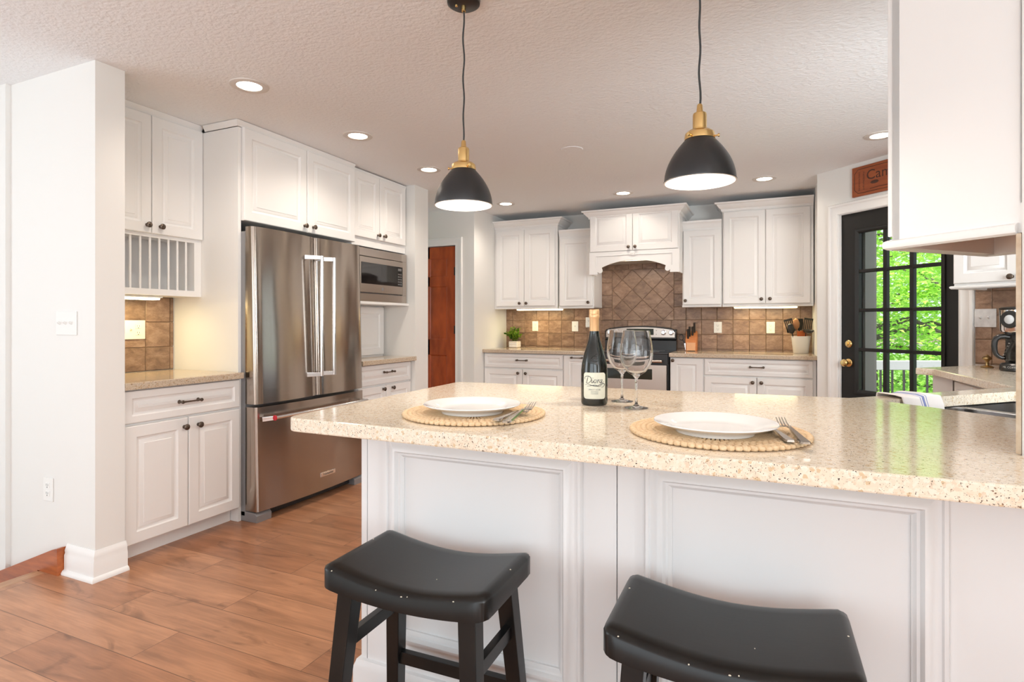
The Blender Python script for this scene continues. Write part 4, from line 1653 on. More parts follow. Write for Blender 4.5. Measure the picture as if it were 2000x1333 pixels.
b.done('bead_rail', CAB, nw)
dr_ = bpy.data.objects.new('door', None)
bpy.data.objects.remove(dr_)
b = MB()
b.T = Matrix.Translation((VF, U1, 0)) @ Matrix.Rotation(PI, 4, 'Z')
lp = [(0.0, 0.017), (0.0, 0.005), (0.0015, 0.002), (0.005, 0.0), (0.058, 0.0), (0.061, 0.0035), (0.072, 0.0075), (0.082, 0.004), (0.098, 0.0012), (0.101, 0.0)]
b.panel(0.006, VF - VN - 0.006, 0.03, hN - 0.03, lp)
b.done('door', CAB, nw, smooth=28)

# wall cabinet over the coffee corner
wc = cabinet('wall_cabinet', 'white wall cabinet above the coffee maker beside the garden door', tuple(UV(2.295, 3.745)[:2]), -45, 0.70, 1.432, 2.40, 0.332,
             [('door', 0.006, 0.346, 1.446, 2.39, (0.312, 1.468)), ('door', 0.350, 0.694, 1.446, 2.39, (0.384, 1.468))])
b = MB()
b.sweep([(0, 0.33), (0, 0.012), (0.70, 0.012)], [(-0.004, -0.016), (0.008, -0.018), (0.014, -0.012), (0.015, -0.004), (0.010, 0.0), (-0.004, 0.0)], O=(0, 0, 0))
b.done('bead_rail', CAB, wc)


# ------------------------------------------------------------------ electrical plates
def plate(label, loc, rotz, kind, gangs=1, m=None, w=None):
    m = m or PLASTW
    nm = {'o': 'wall_outlet', 's': 'light_switch', 'm': 'switch_outlet'}[kind[0] if len(set(kind)) == 1 else 'm']
    root = thing(nm, label, 'outlet' if nm != 'light_switch' else 'switch', loc, rotz)
    W = w or (0.070 + 0.046 * (len(kind) - 1))
    b = MB()
    b.box(-W / 2, W / 2, -0.006, 0.0, -0.0575, 0.0575, 0.003)
    b.done('cover_plate', m, root)
    for i, k in enumerate(kind):
        x = (i - (len(kind) - 1) / 2) * 0.046
        b = MB()
        if k == 'o':
            for z in (-0.020, 0.020):
                b.box(x - 0.0165, x + 0.0165, -0.0085, -0.005, z - 0.014, z + 0.014, 0.004)
            sk_ = b.done('socket', m, root)
            b = MB()
            for z in (-0.020, 0.020):
                b.box(x - 0.0075, x - 0.0055, -0.0090, -0.0080, z - 0.002, z + 0.008)
                b.box(x + 0.0055, x + 0.0075, -0.0090, -0.0080, z - 0.002, z + 0.007)
                b.box(x - 0.0025, x + 0.0025, -0.0090, -0.0080, z - 0.011, z - 0.006)
            b.done('slots', SLOT, sk_, smooth=0)
        else:
            b.bar((x, -0.004, -0.002), (x, -0.018, 0.007), 0.009, 0.011, 0.007, 0.008)
            b.done('toggle', m, root)
    return root


plate('white triple switch plate on the stub wall', (-3.100, 1.662, 1.208), 0, 'sss', w=0.165)
plate('white outlet low on the stub wall', (-3.250, 1.662, 0.386), 0, 'o', w=0.080)
plate('ivory switch and outlet plate on the nook tiles', (XL + 0.0005 + 0.001, 2.245, 1.168), 90, 'so', m=PLASTI, w=0.135).location.x = XL + 0.008
plate('white outlet on the tiles beside the potted plant', (-2.500, YB - 0.008, 1.171), 0, 'o', m=PLASTI, w=0.075)
plate('white switch on the tiles between the plant and the wine bottle', (-2.010, YB - 0.008, 1.170), 0, 's', w=0.075)
po = plate('white outlet with a plugged in adapter, half behind the wine bottle', (-1.848, YB - 0.008, 1.215), 0, 'o', w=0.072)
b = MB()
b.box(-0.028, 0.028, -0.040, -0.009, -0.05, 0.002, 0.005)
b.done('adapter', PLASTW, po)
plate('white outlet on the tiles right of the knife block', (-0.468, YB - 0.008, 1.163), 0, 'o', w=0.078)
plate('white outlet on the tiles beside the utensil crock', (0.030, YB - 0.008, 1.163), 0, 'o', m=PLASTI, w=0.078)
plate('marbled double switch plate beside the coffee maker', UV(3.524 - 1.225, DW - 0.008, 1.240), -45, 'ss', m=MARBLE, w=0.122)

# ------------------------------------------------------------------ ceiling lights
DL = [(-2.46, 2.168, 'recessed ceiling light nearest the stub wall on the left'),
      (-2.465, 3.039, 'recessed ceiling light in front of the refrigerator cabinet'),
      (-2.485, 3.941, 'recessed ceiling light in front of the microwave tower'),
      (-2.473, 5.397, 'recessed ceiling light before the red hall door'),
      (-1.251, 5.404, 'recessed ceiling light before the hood cabinet'),
      (-0.023, 5.359, 'recessed ceiling light before the far right wall cabinet'),
      (0.680, 4.429, 'recessed ceiling light in front of the wooden sign')]
proto = None
for x, y, lab in DL:
    if proto is None:
        proto = thing('ceiling_light', lab, 'light', (x, y, ZC - 0.0005), 0, 'recessed ceiling lights')
        b = MB()
        b.lathe([(0.060, -0.001), (0.062, -0.005), (0.088, -0.007), (0.095, -0.004), (0.096, 0.0)], 40)
        b.done('trim_ring', mat('ring_white', (0.70, 0.66, 0.62), 0.5), proto)
        b = MB()
        b.lathe([(0, -0.0035), (0.055, -0.0035), (0.061, -0.002), (0.061, 0.0)], 40)
        b.done('diffuser', LAMPW, proto)
    else:
        dup(proto, (x, y, ZC - 0.0005), 0, lab)
    lamp('ceiling_light_beam', 'SPOT', (x, y, ZC - 0.03), 21, (1.0, 0.88, 0.75), 0.06, spot_size=R(150), spot_blend=0.8)
b = MB()
b.lathe([(0, -0.004), (0.075, -0.004), (0.080, 0.0)], 40)
for s in (-1, 1):
    b.lathe([(0, -0.0055), (0.004, -0.005), (0.004, -0.004)], 10, c=(s * 0.05, 0, 0))
o = b.done('ceiling_cover_plate', CEIL)
o.location = (-1.27, 3.90, ZC - 0.0005)
tag(o, 'round blank cover plate on the ceiling between the pendants', 'cover')

# pendants
BL = MATTEB
pd = thing('pendant_lamp', 'black and brass pendant lamp hanging above the left plate', 'pendant lamp', (-1.062, 1.93, ZC), 0, 'pendant lamps')
ZR = 1.658 - ZC
b = MB()
b.lathe([(0, -0.022), (0.050, -0.022), (0.062, -0.014), (0.064, 0.0)], 40)
b.done('canopy', BLACK, pd)
b = MB()
b.lathe([(0, -0.045), (0.008, -0.043), (0.009, -0.024), (0.009, -0.020)], 16)
b.lathe([(0, 0), (0.005, 0.001), (0.006, 0.006), (0, 0.008)], 10, c=(-0.02, -0.02, -0.030))
b.done('cord_grip', BRASS, pd)
zs0 = ZR + 0.250
b = MB()
n = 24
b.tube([(0.0022 * math.sin(i * 0.9), 0.0015 * math.cos(i * 0.7), -0.04 + (zs0 + 0.036) * i / n) for i in range(n + 1)], 0.0033, 8)
b.done('cord', mat('braided_cord', (0.045, 0.048, 0.05), 0.8), pd)
b = MB()
b.lathe([(0.0, zs0), (0.006, zs0), (0.0085, zs0 - 0.004), (0.010, zs0 - 0.022), (0.012, zs0 - 0.026), (0.020, zs0 - 0.030), (0.0215, zs0 - 0.036), (0.0215, zs0 - 0.078), (0.024, zs0 - 0.080), (0.024, zs0 - 0.084)][::-1], 28)
b.done('socket', BRASS, pd)
b = MB()
zc = zs0 - 0.084
b.lathe([(0.024, zc + 0.001), (0.036, zc - 0.002), (0.045, zc - 0.010), (0.047, zc - 0.020), (0.047, zc - 0.030), (0.040, zc - 0.031)][::-1], 36)
cp = b.done('shade_holder', BRASS, pd)
for k in range(3):
    b = MB()
    a = R(200 + 120 * k)
    d = Vector((math.cos(a), math.sin(a), 0))
    b.tube([d * 0.044 + Vector((0, 0, zc - 0.022)), d * 0.056 + Vector((0, 0, zc - 0.022))], 0.003, 8)
    b.tube([d * 0.055 + Vector((0, 0, zc - 0.022)), d * 0.060 + Vector((0, 0, zc - 0.022))], 0.0055, 10)
    b.done('thumbscrew', BRASS, cp)
RS = 0.110
outer = []
hS = (zc - 0.026) - ZR
for k in range(15):
    t = k / 14
    outer.append((RS * (1 - 0.62 * t ** 1.95) if t < 1 else 0.040, ZR + 0.004 + (hS - 0.004) * t))
b = MB()
b.lathe([(RS + 0.0015, ZR + 0.001), (RS + 0.002, ZR + 0.004)] + outer, 56)
b.done('shade', BL, pd)
b = MB()
b.lathe([(RS + 0.0015, ZR + 0.001), (RS - 0.003, ZR)] + [(r - 0.003, z) for r, z in outer] + [(0.0, ZR + hS - 0.004)], 56)
bmesh.ops.recalc_face_normals(b.bm, faces=b.bm.faces)
bmesh.ops.reverse_faces(b.bm, faces=b.bm.faces)
b.done('shade_lining', SHADEW, pd)
b = MB()
b.lathe([(0, ZR + 0.030), (0.015, ZR + 0.033), (0.026, ZR + 0.045), (0.030, ZR + 0.060), (0.026, ZR + 0.078), (0.015, ZR + 0.098), (0.013, ZR + 0.120), (0.013, ZR + 0.14)], 24)
b.done('bulb', BULB, pd)
p2 = dup(pd, (-0.197, 1.915, ZC), 40, 'black and brass pendant lamp hanging above the right plate')
for x, y in ((-1.062, 1.93), (-0.197, 1.915)):
    lamp('pendant_glow', 'POINT', (x, y, 1.675), 16, (1.0, 0.90, 0.78), 0.035)

# ------------------------------------------------------------------ stools
sl = thing('bar_stool', 'black saddle seat bar stool nearer the refrigerator', 'stool', (-0.775, 1.232, 0), 1.0, 'black saddle stools at the peninsula')
HL, HWD = 0.224, 0.143


def seat_pt(i, j, top):
    pass


b = MB()
nx, ny = 25, 13
vs, fs = [], []
rc = 0.028


def sq(x, y):
    """rounded plan corners"""
    ax, ay = abs(x) - (HL - rc), abs(y) - (HWD - rc)
    if ax > 0 and ay > 0:
        L_ = math.hypot(ax, ay)
        if L_ > rc:
            k = rc / L_
            return (math.copysign(HL - rc + ax * k, x), math.copysign(HWD - rc + ay * k, y))
    return (x, y)


def ztop(x, y):
    t = x / HL
    base = 0.592 + 0.030 * t * t * (1.3 - 0.3 * t * t)
    e = max(0.0, (abs(y) - (HWD - 0.016)) / 0.016)
    e2 = max(0.0, (abs(x) - (HL - 0.020)) / 0.020)
    return base - 0.010 * min(1, e) ** 2 - 0.012 * min(1, e2) ** 2


def zbot(x, y):
    t = x / HL
    return 0.548 + 0.020 * t * t


gx = [HL * math.sin(PI / 2 * (2 * i / (nx - 1) - 1)) for i in range(nx)]
gy = [HWD * math.sin(PI / 2 * (2 * j / (ny - 1) - 1)) for j in range(ny)]
for fz in (ztop, zbot):
    for y in gy:
        for x in gx:
            px_, py_ = sq(x, y)
            vs.append((px_, py_, fz(x, y)))
o2 = nx * ny
for j in range(ny - 1):
    for i in range(nx - 1):
        a = j * nx + i
        fs.append((a, a + 1, a + nx + 1, a + nx))
        fs.append((o2 + a, o2 + a + nx, o2 + a + nx + 1, o2 + a + 1))
loop = [i for i in range(nx)] + [nx - 1 + nx * j for j in range(1, ny)] + [nx * (ny - 1) + i for i in range(nx - 2, -1, -1)] + [nx * j for j in range(ny - 2, 0, -1)]
for k in range(len(loop)):
    a, c = loop[k], loop[(k + 1) % len(loop)]
    fs.append((a, o2 + a, o2 + c, c))
b._add(vs, fs)
bmesh.ops.recalc_face_normals(b.bm, faces=b.bm.faces)
seat = b.done('seat', STOOL, sl, smooth=50)
b = MB()
for x, y in ((-0.19, -0.139), (-0.06, -0.1405), (0.01, -0.1405), (0.025, -0.139), (0.145, -0.1405), (0.212, 0.02), (0.05, -0.05), (-0.208, 0.05)):
    b.lathe([(0.0022, 0.0), (0.0015, 0.0012), (0, 0.0016)], 7, c=(x, y, ztop(x, y) - 0.0006), sx=rnd.uniform(0.6, 1.6))
b.done('paint_chips', CHIP, seat)
LT = {}
for sx in (-1, 1):
    for sy in (-1, 1):
        top = Vector((sx * 0.165, sy * 0.098, 0.562))
        bot = Vector((sx * 0.205, sy * 0.150, 0.0))
        b = MB()
        b.bar(bot, top, 0.036, 0.036, 0.044, 0.044)
        b.done('leg', STOOL, sl)
        LT[sx, sy] = (bot, top)


def leg_at(sx, sy, z):
    p, q = LT[sx, sy]
    return p + (q - p) * ((z - p.z) / (q.z - p.z))


for sx in (-1, 1):
    b = MB()
    b.bar(leg_at(sx, -1, 0.425), leg_at(sx, 1, 0.425), 0.020, 0.034, side=(1, 0, 0))
    b.done('side_stretcher', STOOL, sl)
for sy, z in ((-1, 0.17), (1, 0.268)):
    b = MB()
    b.bar(leg_at(-1, sy, z), leg_at(1, sy, z), 0.020, 0.034, side=(0, 1, 0))
    b.done('cross_stretcher', STOOL, sl)
dup(sl, (-0.072, 1.226, 0), 0.5, 'black saddle seat bar stool with a worn front edge, farther from the refrigerator')

# ------------------------------------------------------------------ table setting
def placemat(label, loc):
    root = thing('placemat', label, 'placemat', loc, rnd.uniform(0, 90), 'round jute placemats')
    RO = 0.206
    b = MB()
    n = 84
    for rr, sz in ((RO - 0.008, 0.0085), (RO - 0.021, 0.0085), (RO - 0.034, 0.0085), (RO - 0.047, 0.0085), (RO - 0.059, 0.0085)):
        m = int(n * rr / RO)
        for i in range(m):
            a = 2 * PI * (i + (0.5 if rr < RO - 0.02 else 0)) / m
            b.T = Matrix.Translation((rr * math.cos(a), rr * math.sin(a), 0.005)) @ Matrix.Rotation(a, 4, 'Z')
            b.lathe([(0, -0.005), (0.7, -0.0045), (1.0, 0.0), (0.75, 0.0035), (0, 0.005)][0:1] + [(sz * 0.75, -0.004), (sz, 0.0), (sz * 0.75, 0.0042), (0, 0.0055)], 9, sx=1.0, sy=1.12)
    b.T = Matrix.Identity(4)
    b.lathe([(RO - 0.068, 0.0008), (RO - 0.010, 0.0008), (RO - 0.010, 0.006), (RO - 0.068, 0.006), (RO - 0.068, 0.0008)], 64)
    b.done('braided_border', JUTE, root, smooth=60)
    b = MB()
    for i in range(84):
        a = 2 * PI * i / 84
        d = Vector((math.cos(a), math.sin(a), 0))
        w_ = 0.0052
        b.tube([d * 0.03 + Vector((0, 0, 0.0035)), d * 0.10 + Vector((0, 0, 0.0045)), d * (RO - 0.060) + Vector((0, 0, 0.0045))], [0.0014, 0.0036, w_], 6)
    b.done('strands', JUTE, root, smooth=60)
    b = MB()
    b.lathe([(0, 0.0006), (RO - 0.06, 0.0006), (RO - 0.06, 0.0016), (0, 0.0016)], 48)
    b.done('backing', JUTED, root)
    return root


MZ = ZP + 0.0005
M1, M2 = (-0.776, 1.474), (-0.110, 1.458)
placemat('round jute placemat under the left plate', (*M1, MZ))
placemat('round jute placemat with scalloped rim under the right plate', (*M2, MZ))
RP = 0.139
pl = MB()
pl.lathe([(0, 0.006), (0.078, 0.0055), (0.082, 0.0), (0.088, 0.0), (0.090, 0.006), (0.105, 0.012), (RP - 0.004, 0.0215), (RP, 0.0240), (RP - 0.001, 0.0260), (RP - 0.005, 0.0250), (0.106, 0.0180), (0.096, 0.0135), (0.088, 0.0105), (0.06, 0.0095), (0, 0.0095)], 72)
pm = pl.done('dinner_plate', PLATE, smooth=60)
pm.location = (-0.775, 1.460, MZ + 0.0085)
tag(pm, 'white dinner plate on the left placemat', 'plate', 'white dinner plates')
p2_ = pm.copy()
C.objects.link(p2_)
p2_.location = (-0.113, 1.425, MZ + 0.0085)
p2_['label'] = 'white dinner plate on the right placemat'


def fork(label, tail, tip):
    """four-tined fork: local x from the handle end (0) to the tine tips"""
    tail, tip = Vector(tail), Vector(tip)
    L_ = (tip - tail).length
    b = MB()
    secs = [(0.0, 0.0075, 0.004), (0.006, 0.011, 0.004), (0.03, 0.0095, 0.004), (0.09, 0.0055, 0.006), (0.115, 0.0040, 0.0075), (0.130, 0.0055, 0.007), (0.145, 0.0115, 0.003), (0.158, 0.0125, 0.000)]
    k = L_ / 0.200
    vs, fs = [], []
    for x, hw, z in secs:
        t_ = 0.0022 if x < 0.1 else 0.0015
        for sy, sz in ((-1, -1), (1, -1), (1, 1), (-1, 1)):
            vs.append((x * k, hw * sy * (0.8 if sz > 0 else 1), z + sz * t_))
    for i in range(len(secs) - 1):
        for j in range(4):
            q = (j + 1) % 4
            fs.append((4 * i + j, 4 * i + 4 + j, 4 * i + 4 + q, 4 * i + q)[::-1])
    fs.append((0, 1, 2, 3)[::-1])
    e = 4 * (len(secs) - 1)
    fs.append((e, e + 1, e + 2, e + 3))
    b._add(vs, fs)
    for j in range(4):
        y = -0.0102 + 0.0068 * j
        pts = [(0.155, 0.0), (0.165, -0.0005), (0.180, 0.003), (0.200, 0.011)]
        b.tube([(x * k, y * (1 - 0.08 * (x - 0.155) / 0.045), z) for x, z in pts], [0.0022, 0.0019, 0.0016, 0.0009], 6, flat=0.7)
    bmesh.ops.recalc_face_normals(b.bm, faces=b.bm.faces)
    o = b.done('fork', NICKEL, smooth=45)
    o.location = tail
    d = (tip - tail).normalized()
    o.rotation_euler = (0, -math.asin(d.z), math.atan2(d.y, d.x))
    return tag(o, label, 'fork', 'steel forks on the placemats')


FZ = MZ + 0.0125
fork('steel fork beside the left plate with its handle nearer the plate', (-0.634, 1.318, FZ), (-0.616, 1.508, FZ + 0.006))
fork('steel fork beside the left plate lying on top of the other one', (-0.597, 1.298, FZ), (-0.604, 1.500, FZ + 0.018))
fork('steel fork with its head tucked below the rim of the right plate', (0.045, 1.336, FZ), (-0.006, 1.530, FZ))
fork('steel fork beside the right plate with tines showing past the rim', (0.074, 1.324, FZ), (0.028, 1.522, FZ + 0.014))

# wine bottle
BX, BY = -0.514, 1.812
wb = thing('wine_bottle', 'dark wine bottle with a cream label and copper foil on the peninsula', 'bottle', (BX, BY, ZP + 0.0005), 0)
HB = 0.308
b = MB()
body = [(0, 0.004), (0.030, 0.0), (0.041, 0.002), (0.0425, 0.008), (0.0430, 0.06), (0.0425, 0.110), (0.0400, 0.135), (0.0330, 0.165), (0.0250, 0.190), (0.0185, 0.212), (0.0155, 0.232), (0.0145, 0.25), (0.0142, 0.268)]
b.lathe(body, 48)
b.done('bottle_body', BOTTLE, wb, smooth=60)
b = MB()
b.lathe([(0.0150, 0.236), (0.0152, 0.237), (0.0150, 0.278), (0.0158, 0.280), (0.0168, 0.283), (0.0168, 0.290), (0.0160, 0.2915), (0.0164, 0.293), (0.0164, HB - 0.003), (0.0150, HB), (0, HB)], 36)
b.done('foil', FOIL, wb)
AC = math.atan2(-BY, -BX) + R(1.5)      # label faces the camera


def wrap(x, z, r):
    a = AC + x / 0.0430
    return (r * math.cos(a), r * math.sin(a), z)


b = MB()
lw, z0, z1 = 0.0385, 0.022, 0.106
nxl, nzl = 25, 13
vs, fs = [], []
for j in range(nzl):
    for i in range(nxl):
        tx = -1 + 2 * i / (nxl - 1)
        tz = -1 + 2 * j / (nzl - 1)
        x, z = tx * lw, (z0 + z1) / 2 + tz * (z1 - z0) / 2
        rc_ = 0.010
        ax, az = abs(x) - (lw - rc_), abs(z - (z0 + z1) / 2) - ((z1 - z0) / 2 - rc_)
        if ax > 0 and az > 0 and math.hypot(ax, az) > rc_:
            k = rc_ / math.hypot(ax, az)
            x = math.copysign(lw - rc_ + ax * k, x)
            z = (z0 + z1) / 2 + math.copysign((z1 - z0) / 2 - rc_ + az * k, tz)
        vs.append(wrap(x, z, 0.0435))
for j in range(nzl - 1):
    for i in range(nxl - 1):
        a = j * nxl + i
        fs.append((a, a + 1, a + nxl + 1, a + nxl))
b._add(vs, fs)
lab_ = b.done('label_paper', PAPER, wb, smooth=60)


def script_stroke(b, pts, r0):
    """smooth pen stroke through points, swelling in the middle"""
    P = [Vector((*p, 0)) for p in pts]
    out = []
    for i in range(len(P) - 1):
        a, c = P[max(0, i - 1)], P[i]
        d, e = P[i + 1], P[min(len(P) - 1, i + 2)]
        for k in range(6):
            t = k / 6
            out.append(0.5 * ((2 * c) + (d - a) * t + (2 * a - 5 * c + 4 * d - e) * t * t + (3 * c - a - 3 * d + e) * t ** 3))
    out.append(P[-1])
    n = len(out)
    b.tube([wrap(p.x, p.y, 0.0436) for p in out], [r0 * (0.45 + 0.75 * math.sin(PI * i / (n - 1))) for i in range(n)], 6)


b = MB()
zl = 0.082
K = 0.00105
strokes = [
    [(-20, 11), (-22, 4), (-24, -4), (-25, -9)],                                    # D stem
    [(-28, -6), (-25, -9), (-19, -9), (-12, -3), (-10, 4), (-14, 10), (-21, 12), (-29, 10), (-33, 5), (-30, 2)],
    [(-7, 2), (-9, -5), (-8, -8), (-5, -6), (-3, -2)],                              # i
    [(-5.6, 5.5), (-5.2, 6.2), (-4.8, 5.6)],
    [(4, 1), (1, 2), (-2, -2), (-2, -7), (2, -8), (5, -4), (4, 1), (8, 0)],         # o
    [(9, 2), (10, 0), (8, -8), (10, -2), (13, 2), (15, 1)],                         # r
    [(23, 1), (20, 2), (16, -2), (16, -7), (19, -8), (23, -1), (24, 2), (22, -6), (24, -8), (30, -4)],  # a
    [(-30, -15), (-20, -12), (-8, -16), (4, -18), (16, -14), (28, -10), (33, -14), (28, -20), (20, -22)],
    [(-24, -19), (-12, -17), (2, -15), (12, -19), (22, -16)],
]
for s in strokes:
    script_stroke(b, [(x * K, zl + y * K) for x, y in s], 0.00085)
b.done('lettering', INK, lab_)
for t, size, z in (('PINOT NOIR', 0.0066, 0.0515), ('MONTEREY', 0.0046, 0.0445), ('CALIFORNIA', 0.0040, 0.0390)):
    lettering(t, size, None, GREYINK, lab_, fn=lambda co, z=z: wrap(co.x, z + co.y, 0.0437 + co.z))
# raised emblem pressed into the glass above the label
b = MB()
for s in ([(-12, 0), (-4, 8), (6, 6), (10, 0), (2, -4), (-6, -2)], [(-10, -6), (0, -10), (12, -6)], [(0, 8), (6, 14), (12, 12)]):
    P = [(x * 0.0011, 0.150 + y * 0.0011) for x, y in s]
    b.tube([wrap(x, z, 0.0372 - (z - 0.15) * 0.28) for x, z in P], 0.0009, 6)
b.done('raised_emblem', BOTTLE, wb)


def wineglass(label, loc):
    root = thing('wine_glass', label, 'glass', loc, 0, 'large stemmed wine glasses')
    b = MB()
    o = [(0.0, 0.0), (0.036, 0.0), (0.0365, 0.0012), (0.030, 0.0028), (0.012, 0.006), (0.0048, 0.012), (0.0036, 0.03), (0.0036, 0.075), (0.0050, 0.092), (0.012, 0.101), (0.028, 0.112), (0.042, 0.130), (0.0495, 0.152), (0.0510, 0.170), (0.049, 0.195), (0.0445, 0.220), (0.0405, 0.2400)]
    i = [(0.0395, 0.2402), (0.0432, 0.220), (0.0478, 0.195), (0.0496, 0.170), (0.0480, 0.152), (0.0405, 0.131), (0.027, 0.1145), (0.012, 0.1045), (0.0, 0.1025)]
    b.lathe(o + i, 48)
    bmesh.ops.recalc_face_normals(b.bm, faces=b.bm.faces)
    g = b.done('glass_body', GLASS, root, smooth=60)
    return root


wineglass('clear wine glass standing closer to the bottle, behind the other glass', (-0.447, 1.915, ZP + 0.0005))
wineglass('clear wine glass standing in front of the other glass', (-0.372, 1.785, ZP + 0.0005))

# ------------------------------------------------------------------ back worktop objects
# plant
pt = thing('potted_plant', 'small green plant in a patterned white pot', 'plant', (-2.700, 6.145, ZBK + 0.0005), 0)
b = MB()
b.box(-0.056, 0.056, -0.056, 0.056, 0, 0.078, 0.012, 3)
pot = b.done('pot', POTW, pt)
b = MB()
for k in range(4):
    for zz in (0.022, 0.048):
        for q in range(4):
            a = PI / 2 * q
            b.T = Matrix.Rotation(a, 4, 'Z') @ Matrix.Translation((-0.036 + 0.024 * k, -0.056, zz)) @ Matrix.Rotation(R(90), 4, 'X')
            b.lathe([(0.009, -0.001), (0.007, 0.002), (0, 0.003)], 8)
b.done('pot_dots', PLASTW, pot)
b = MB()
b.box(-0.048, 0.048, -0.048, 0.048, 0.07, 0.080)
b.done('soil', SOIL, pt, smooth=0)
b = MB()
for k in range(34):
    a = rnd.uniform(0, 2 * PI)
    tilt = rnd.uniform(0.05, 1.0)
    ln = rnd.uniform(0.085, 0.15)
    d = Vector((math.cos(a) * math.sin(tilt), math.sin(a) * math.sin(tilt), math.cos(tilt)))
    base = Vector((rnd.uniform(-0.03, 0.03), rnd.uniform(-0.03, 0.03), 0.08))
    b.tube([base, base + d * ln * 0.5 + Vector((0, 0, 0.01)), base + d * ln], 0.0013, 5)
    for q in range(9):
        p = base + d * ln * (0.25 + 0.75 * q / 8)
        s_ = d.cross(Vector((rnd.uniform(-1, 1), rnd.uniform(-1, 1), rnd.uniform(-1, 1)))).normalized()
        tip = p + (s_ * 0.75 + d * 0.7).normalized() * rnd.uniform(0.026, 0.046)
        o_ = d.cross(s_).normalized() * 0.011
        mid = p.lerp(tip, 0.45)
        b._add([p, mid + o_ + d * 0.003, tip, mid - o_ + d * 0.003], [(0, 1, 2), (0, 2, 3)])
b.done('foliage', PLANT, pt)

# knife block with knives
kb_ = thing('knife_block', 'orange wooden knife block right of the stove', 'knife block', (-0.715, 6.12, ZBK + 0.0005), 0)
b = MB()
b.prism([(0.0, 0.008), (0.10, 0.008), (0.10, 0.19), (0.06, 0.205), (0.0, 0.105)], 'yz', -0.055, 0.055, 0.003, 2)
for x in (-0.045, 0.045):
    for y in (0.012, 0.085):
        b.box(x - 0.008, x + 0.008, y - 0.006, y + 0.006, 0, 0.010)
kbb = b.done('block', BLOCKW, kb_)
b = MB()
b.box(-0.044, 0.044, -0.020, -0.0005, 0.006, 0.088, 0.003)
b.box(-0.010, 0.010, -0.0215, -0.019, 0.036, 0.062, 0.002)
b.done('front_block', BLOCKL, kb_)
for i, (x, y, z, ln, lab) in enumerate(((-0.030, 0.020, 0.128, 0.10, 'black handled knife leftmost in the knife block'), (-0.014, 0.034, 0.150, 0.105, 'black handled knife second from the left in the knife block'), (0.012, 0.040, 0.160, 0.095, 'black handled knife third from the left in the knife block'), (0.030, 0.058, 0.190, 0.105, 'black handled knife rightmost in the knife block'))):
    kn = thing('kitchen_knife', lab, 'knife', (-0.715 + x, 6.12 + y, ZBK + z), 0, 'knives in the block')
    b = MB()
    d = Vector((0, -0.30, 0.95))
    b.bar(d * 0.002, d * ln, 0.016, 0.022, 0.019, 0.028)
    h = b.done('handle', PLASTB, kn)
    b = MB()
    b.bar(d * -0.03, d * 0.003, 0.002, 0.02)
    b.done('blade', CHROME, kn)
    b = MB()
    for q in (0.3, 0.7):
        b.lathe([(0.003, 0), (0, 0.001)], 8, c=tuple(d * ln * q + Vector((0, -0.0135, 0))))
    b.done('rivets', CHROME, h)
ks = thing('kitchen_scissors', 'black handled kitchen scissors hooked in the side of the knife block', 'scissors', (-0.778, 6.135, ZBK + 0.12), 0)
b = MB()
b.tube([(-0.035 + 0.022 * math.cos(a), 0, 0.022 + 0.030 * math.sin(a)) for a in [2 * PI * i / 16 for i in range(16)]], 0.005, 8, closed=True)
b.tube([(-0.02, 0, -0.005), (0.0, 0, -0.04)], 0.006, 8)
b.done('handle', PLASTB, ks)
b = MB()
b.bar((0.0, 0, -0.04), (0.012, 0, -0.11), 0.012, 0.003)
b.done('blade', CHROME, ks)

# utensil crock
UX, UY = 0.292, 6.115
uc = MB()
uc.lathe([(0, 0.002), (0.060, 0.0), (0.066, 0.004), (0.0835, 0.160), (0.0845, 0.163), (0.0825, 0.164), (0.064, 0.010), (0, 0.010)], 40)
o = uc.done('utensil_crock', PLASTW, smooth=50)
o.location = (UX, UY, ZBK + 0.0005)
tag(o, 'white utensil crock in the right corner of the back worktop', 'crock')


def utensil(name, label, dx, dy, lean, ln, head, m=PLASTB):
    root = thing(name, label, 'utensil', (UX + dx * 0.5, UY + dy * 0.5, ZBK + 0.016), 0, 'utensils in the white crock')
    d = Vector((lean[0], lean[1], 1)).normalized()
    b = MB()
    b.tube([d * 0.0, d * ln], 0.0055, 8)
    b.done('handle', m, root)
    b = MB()
    ax = Vector((0.92, 0.39, 0.0))
    ax = (ax - d * ax.dot(d)).normalized()
    ay = d.cross(ax)
    M = Matrix.Translation(d * ln) @ Matrix((ax, ay, d)).transposed().to_4x4()
    M = M @ Matrix.Scale(1.25, 4)
    b.T = M
    if head == 'slotted':
        for x in (-0.028, -0.014, 0.0, 0.014, 0.028):
            b.box(x - 0.0035, x + 0.0035, -0.002, 0.002, 0.0, 0.085, 0.001)
        b.box(-0.033, 0.033, -0.002, 0.002, 0.080, 0.094, 0.001)
        b.box(-0.033, 0.033, -0.002, 0.002, -0.008, 0.008, 0.001)
    elif head == 'spoon':
        b.T = M @ Matrix.Translation((0, 0, 0.035)) @ Matrix.Diagonal((0.65, 0.3, 1, 1))
        b.lathe([(0, -0.045), (0.030, -0.03), (0.042, 0.0), (0.030, 0.03), (0, 0.042)], 16)
    elif head == 'ladle':
        b.lathe([(0, -0.028), (0.028, -0.022), (0.043, 0.0), (0.040, 0.0), (0.026, -0.018), (0, -0.024)], 20, c=(0, -0.03, 0.02))
    elif head == 'turner':
        b.prism([(-0.022, 0), (0.022, 0), (0.036, 0.05), (0.034, 0.09), (-0.034, 0.09), (-0.036, 0.05)], 'xz', -0.002, 0.002)
    b.done('head', m, root)


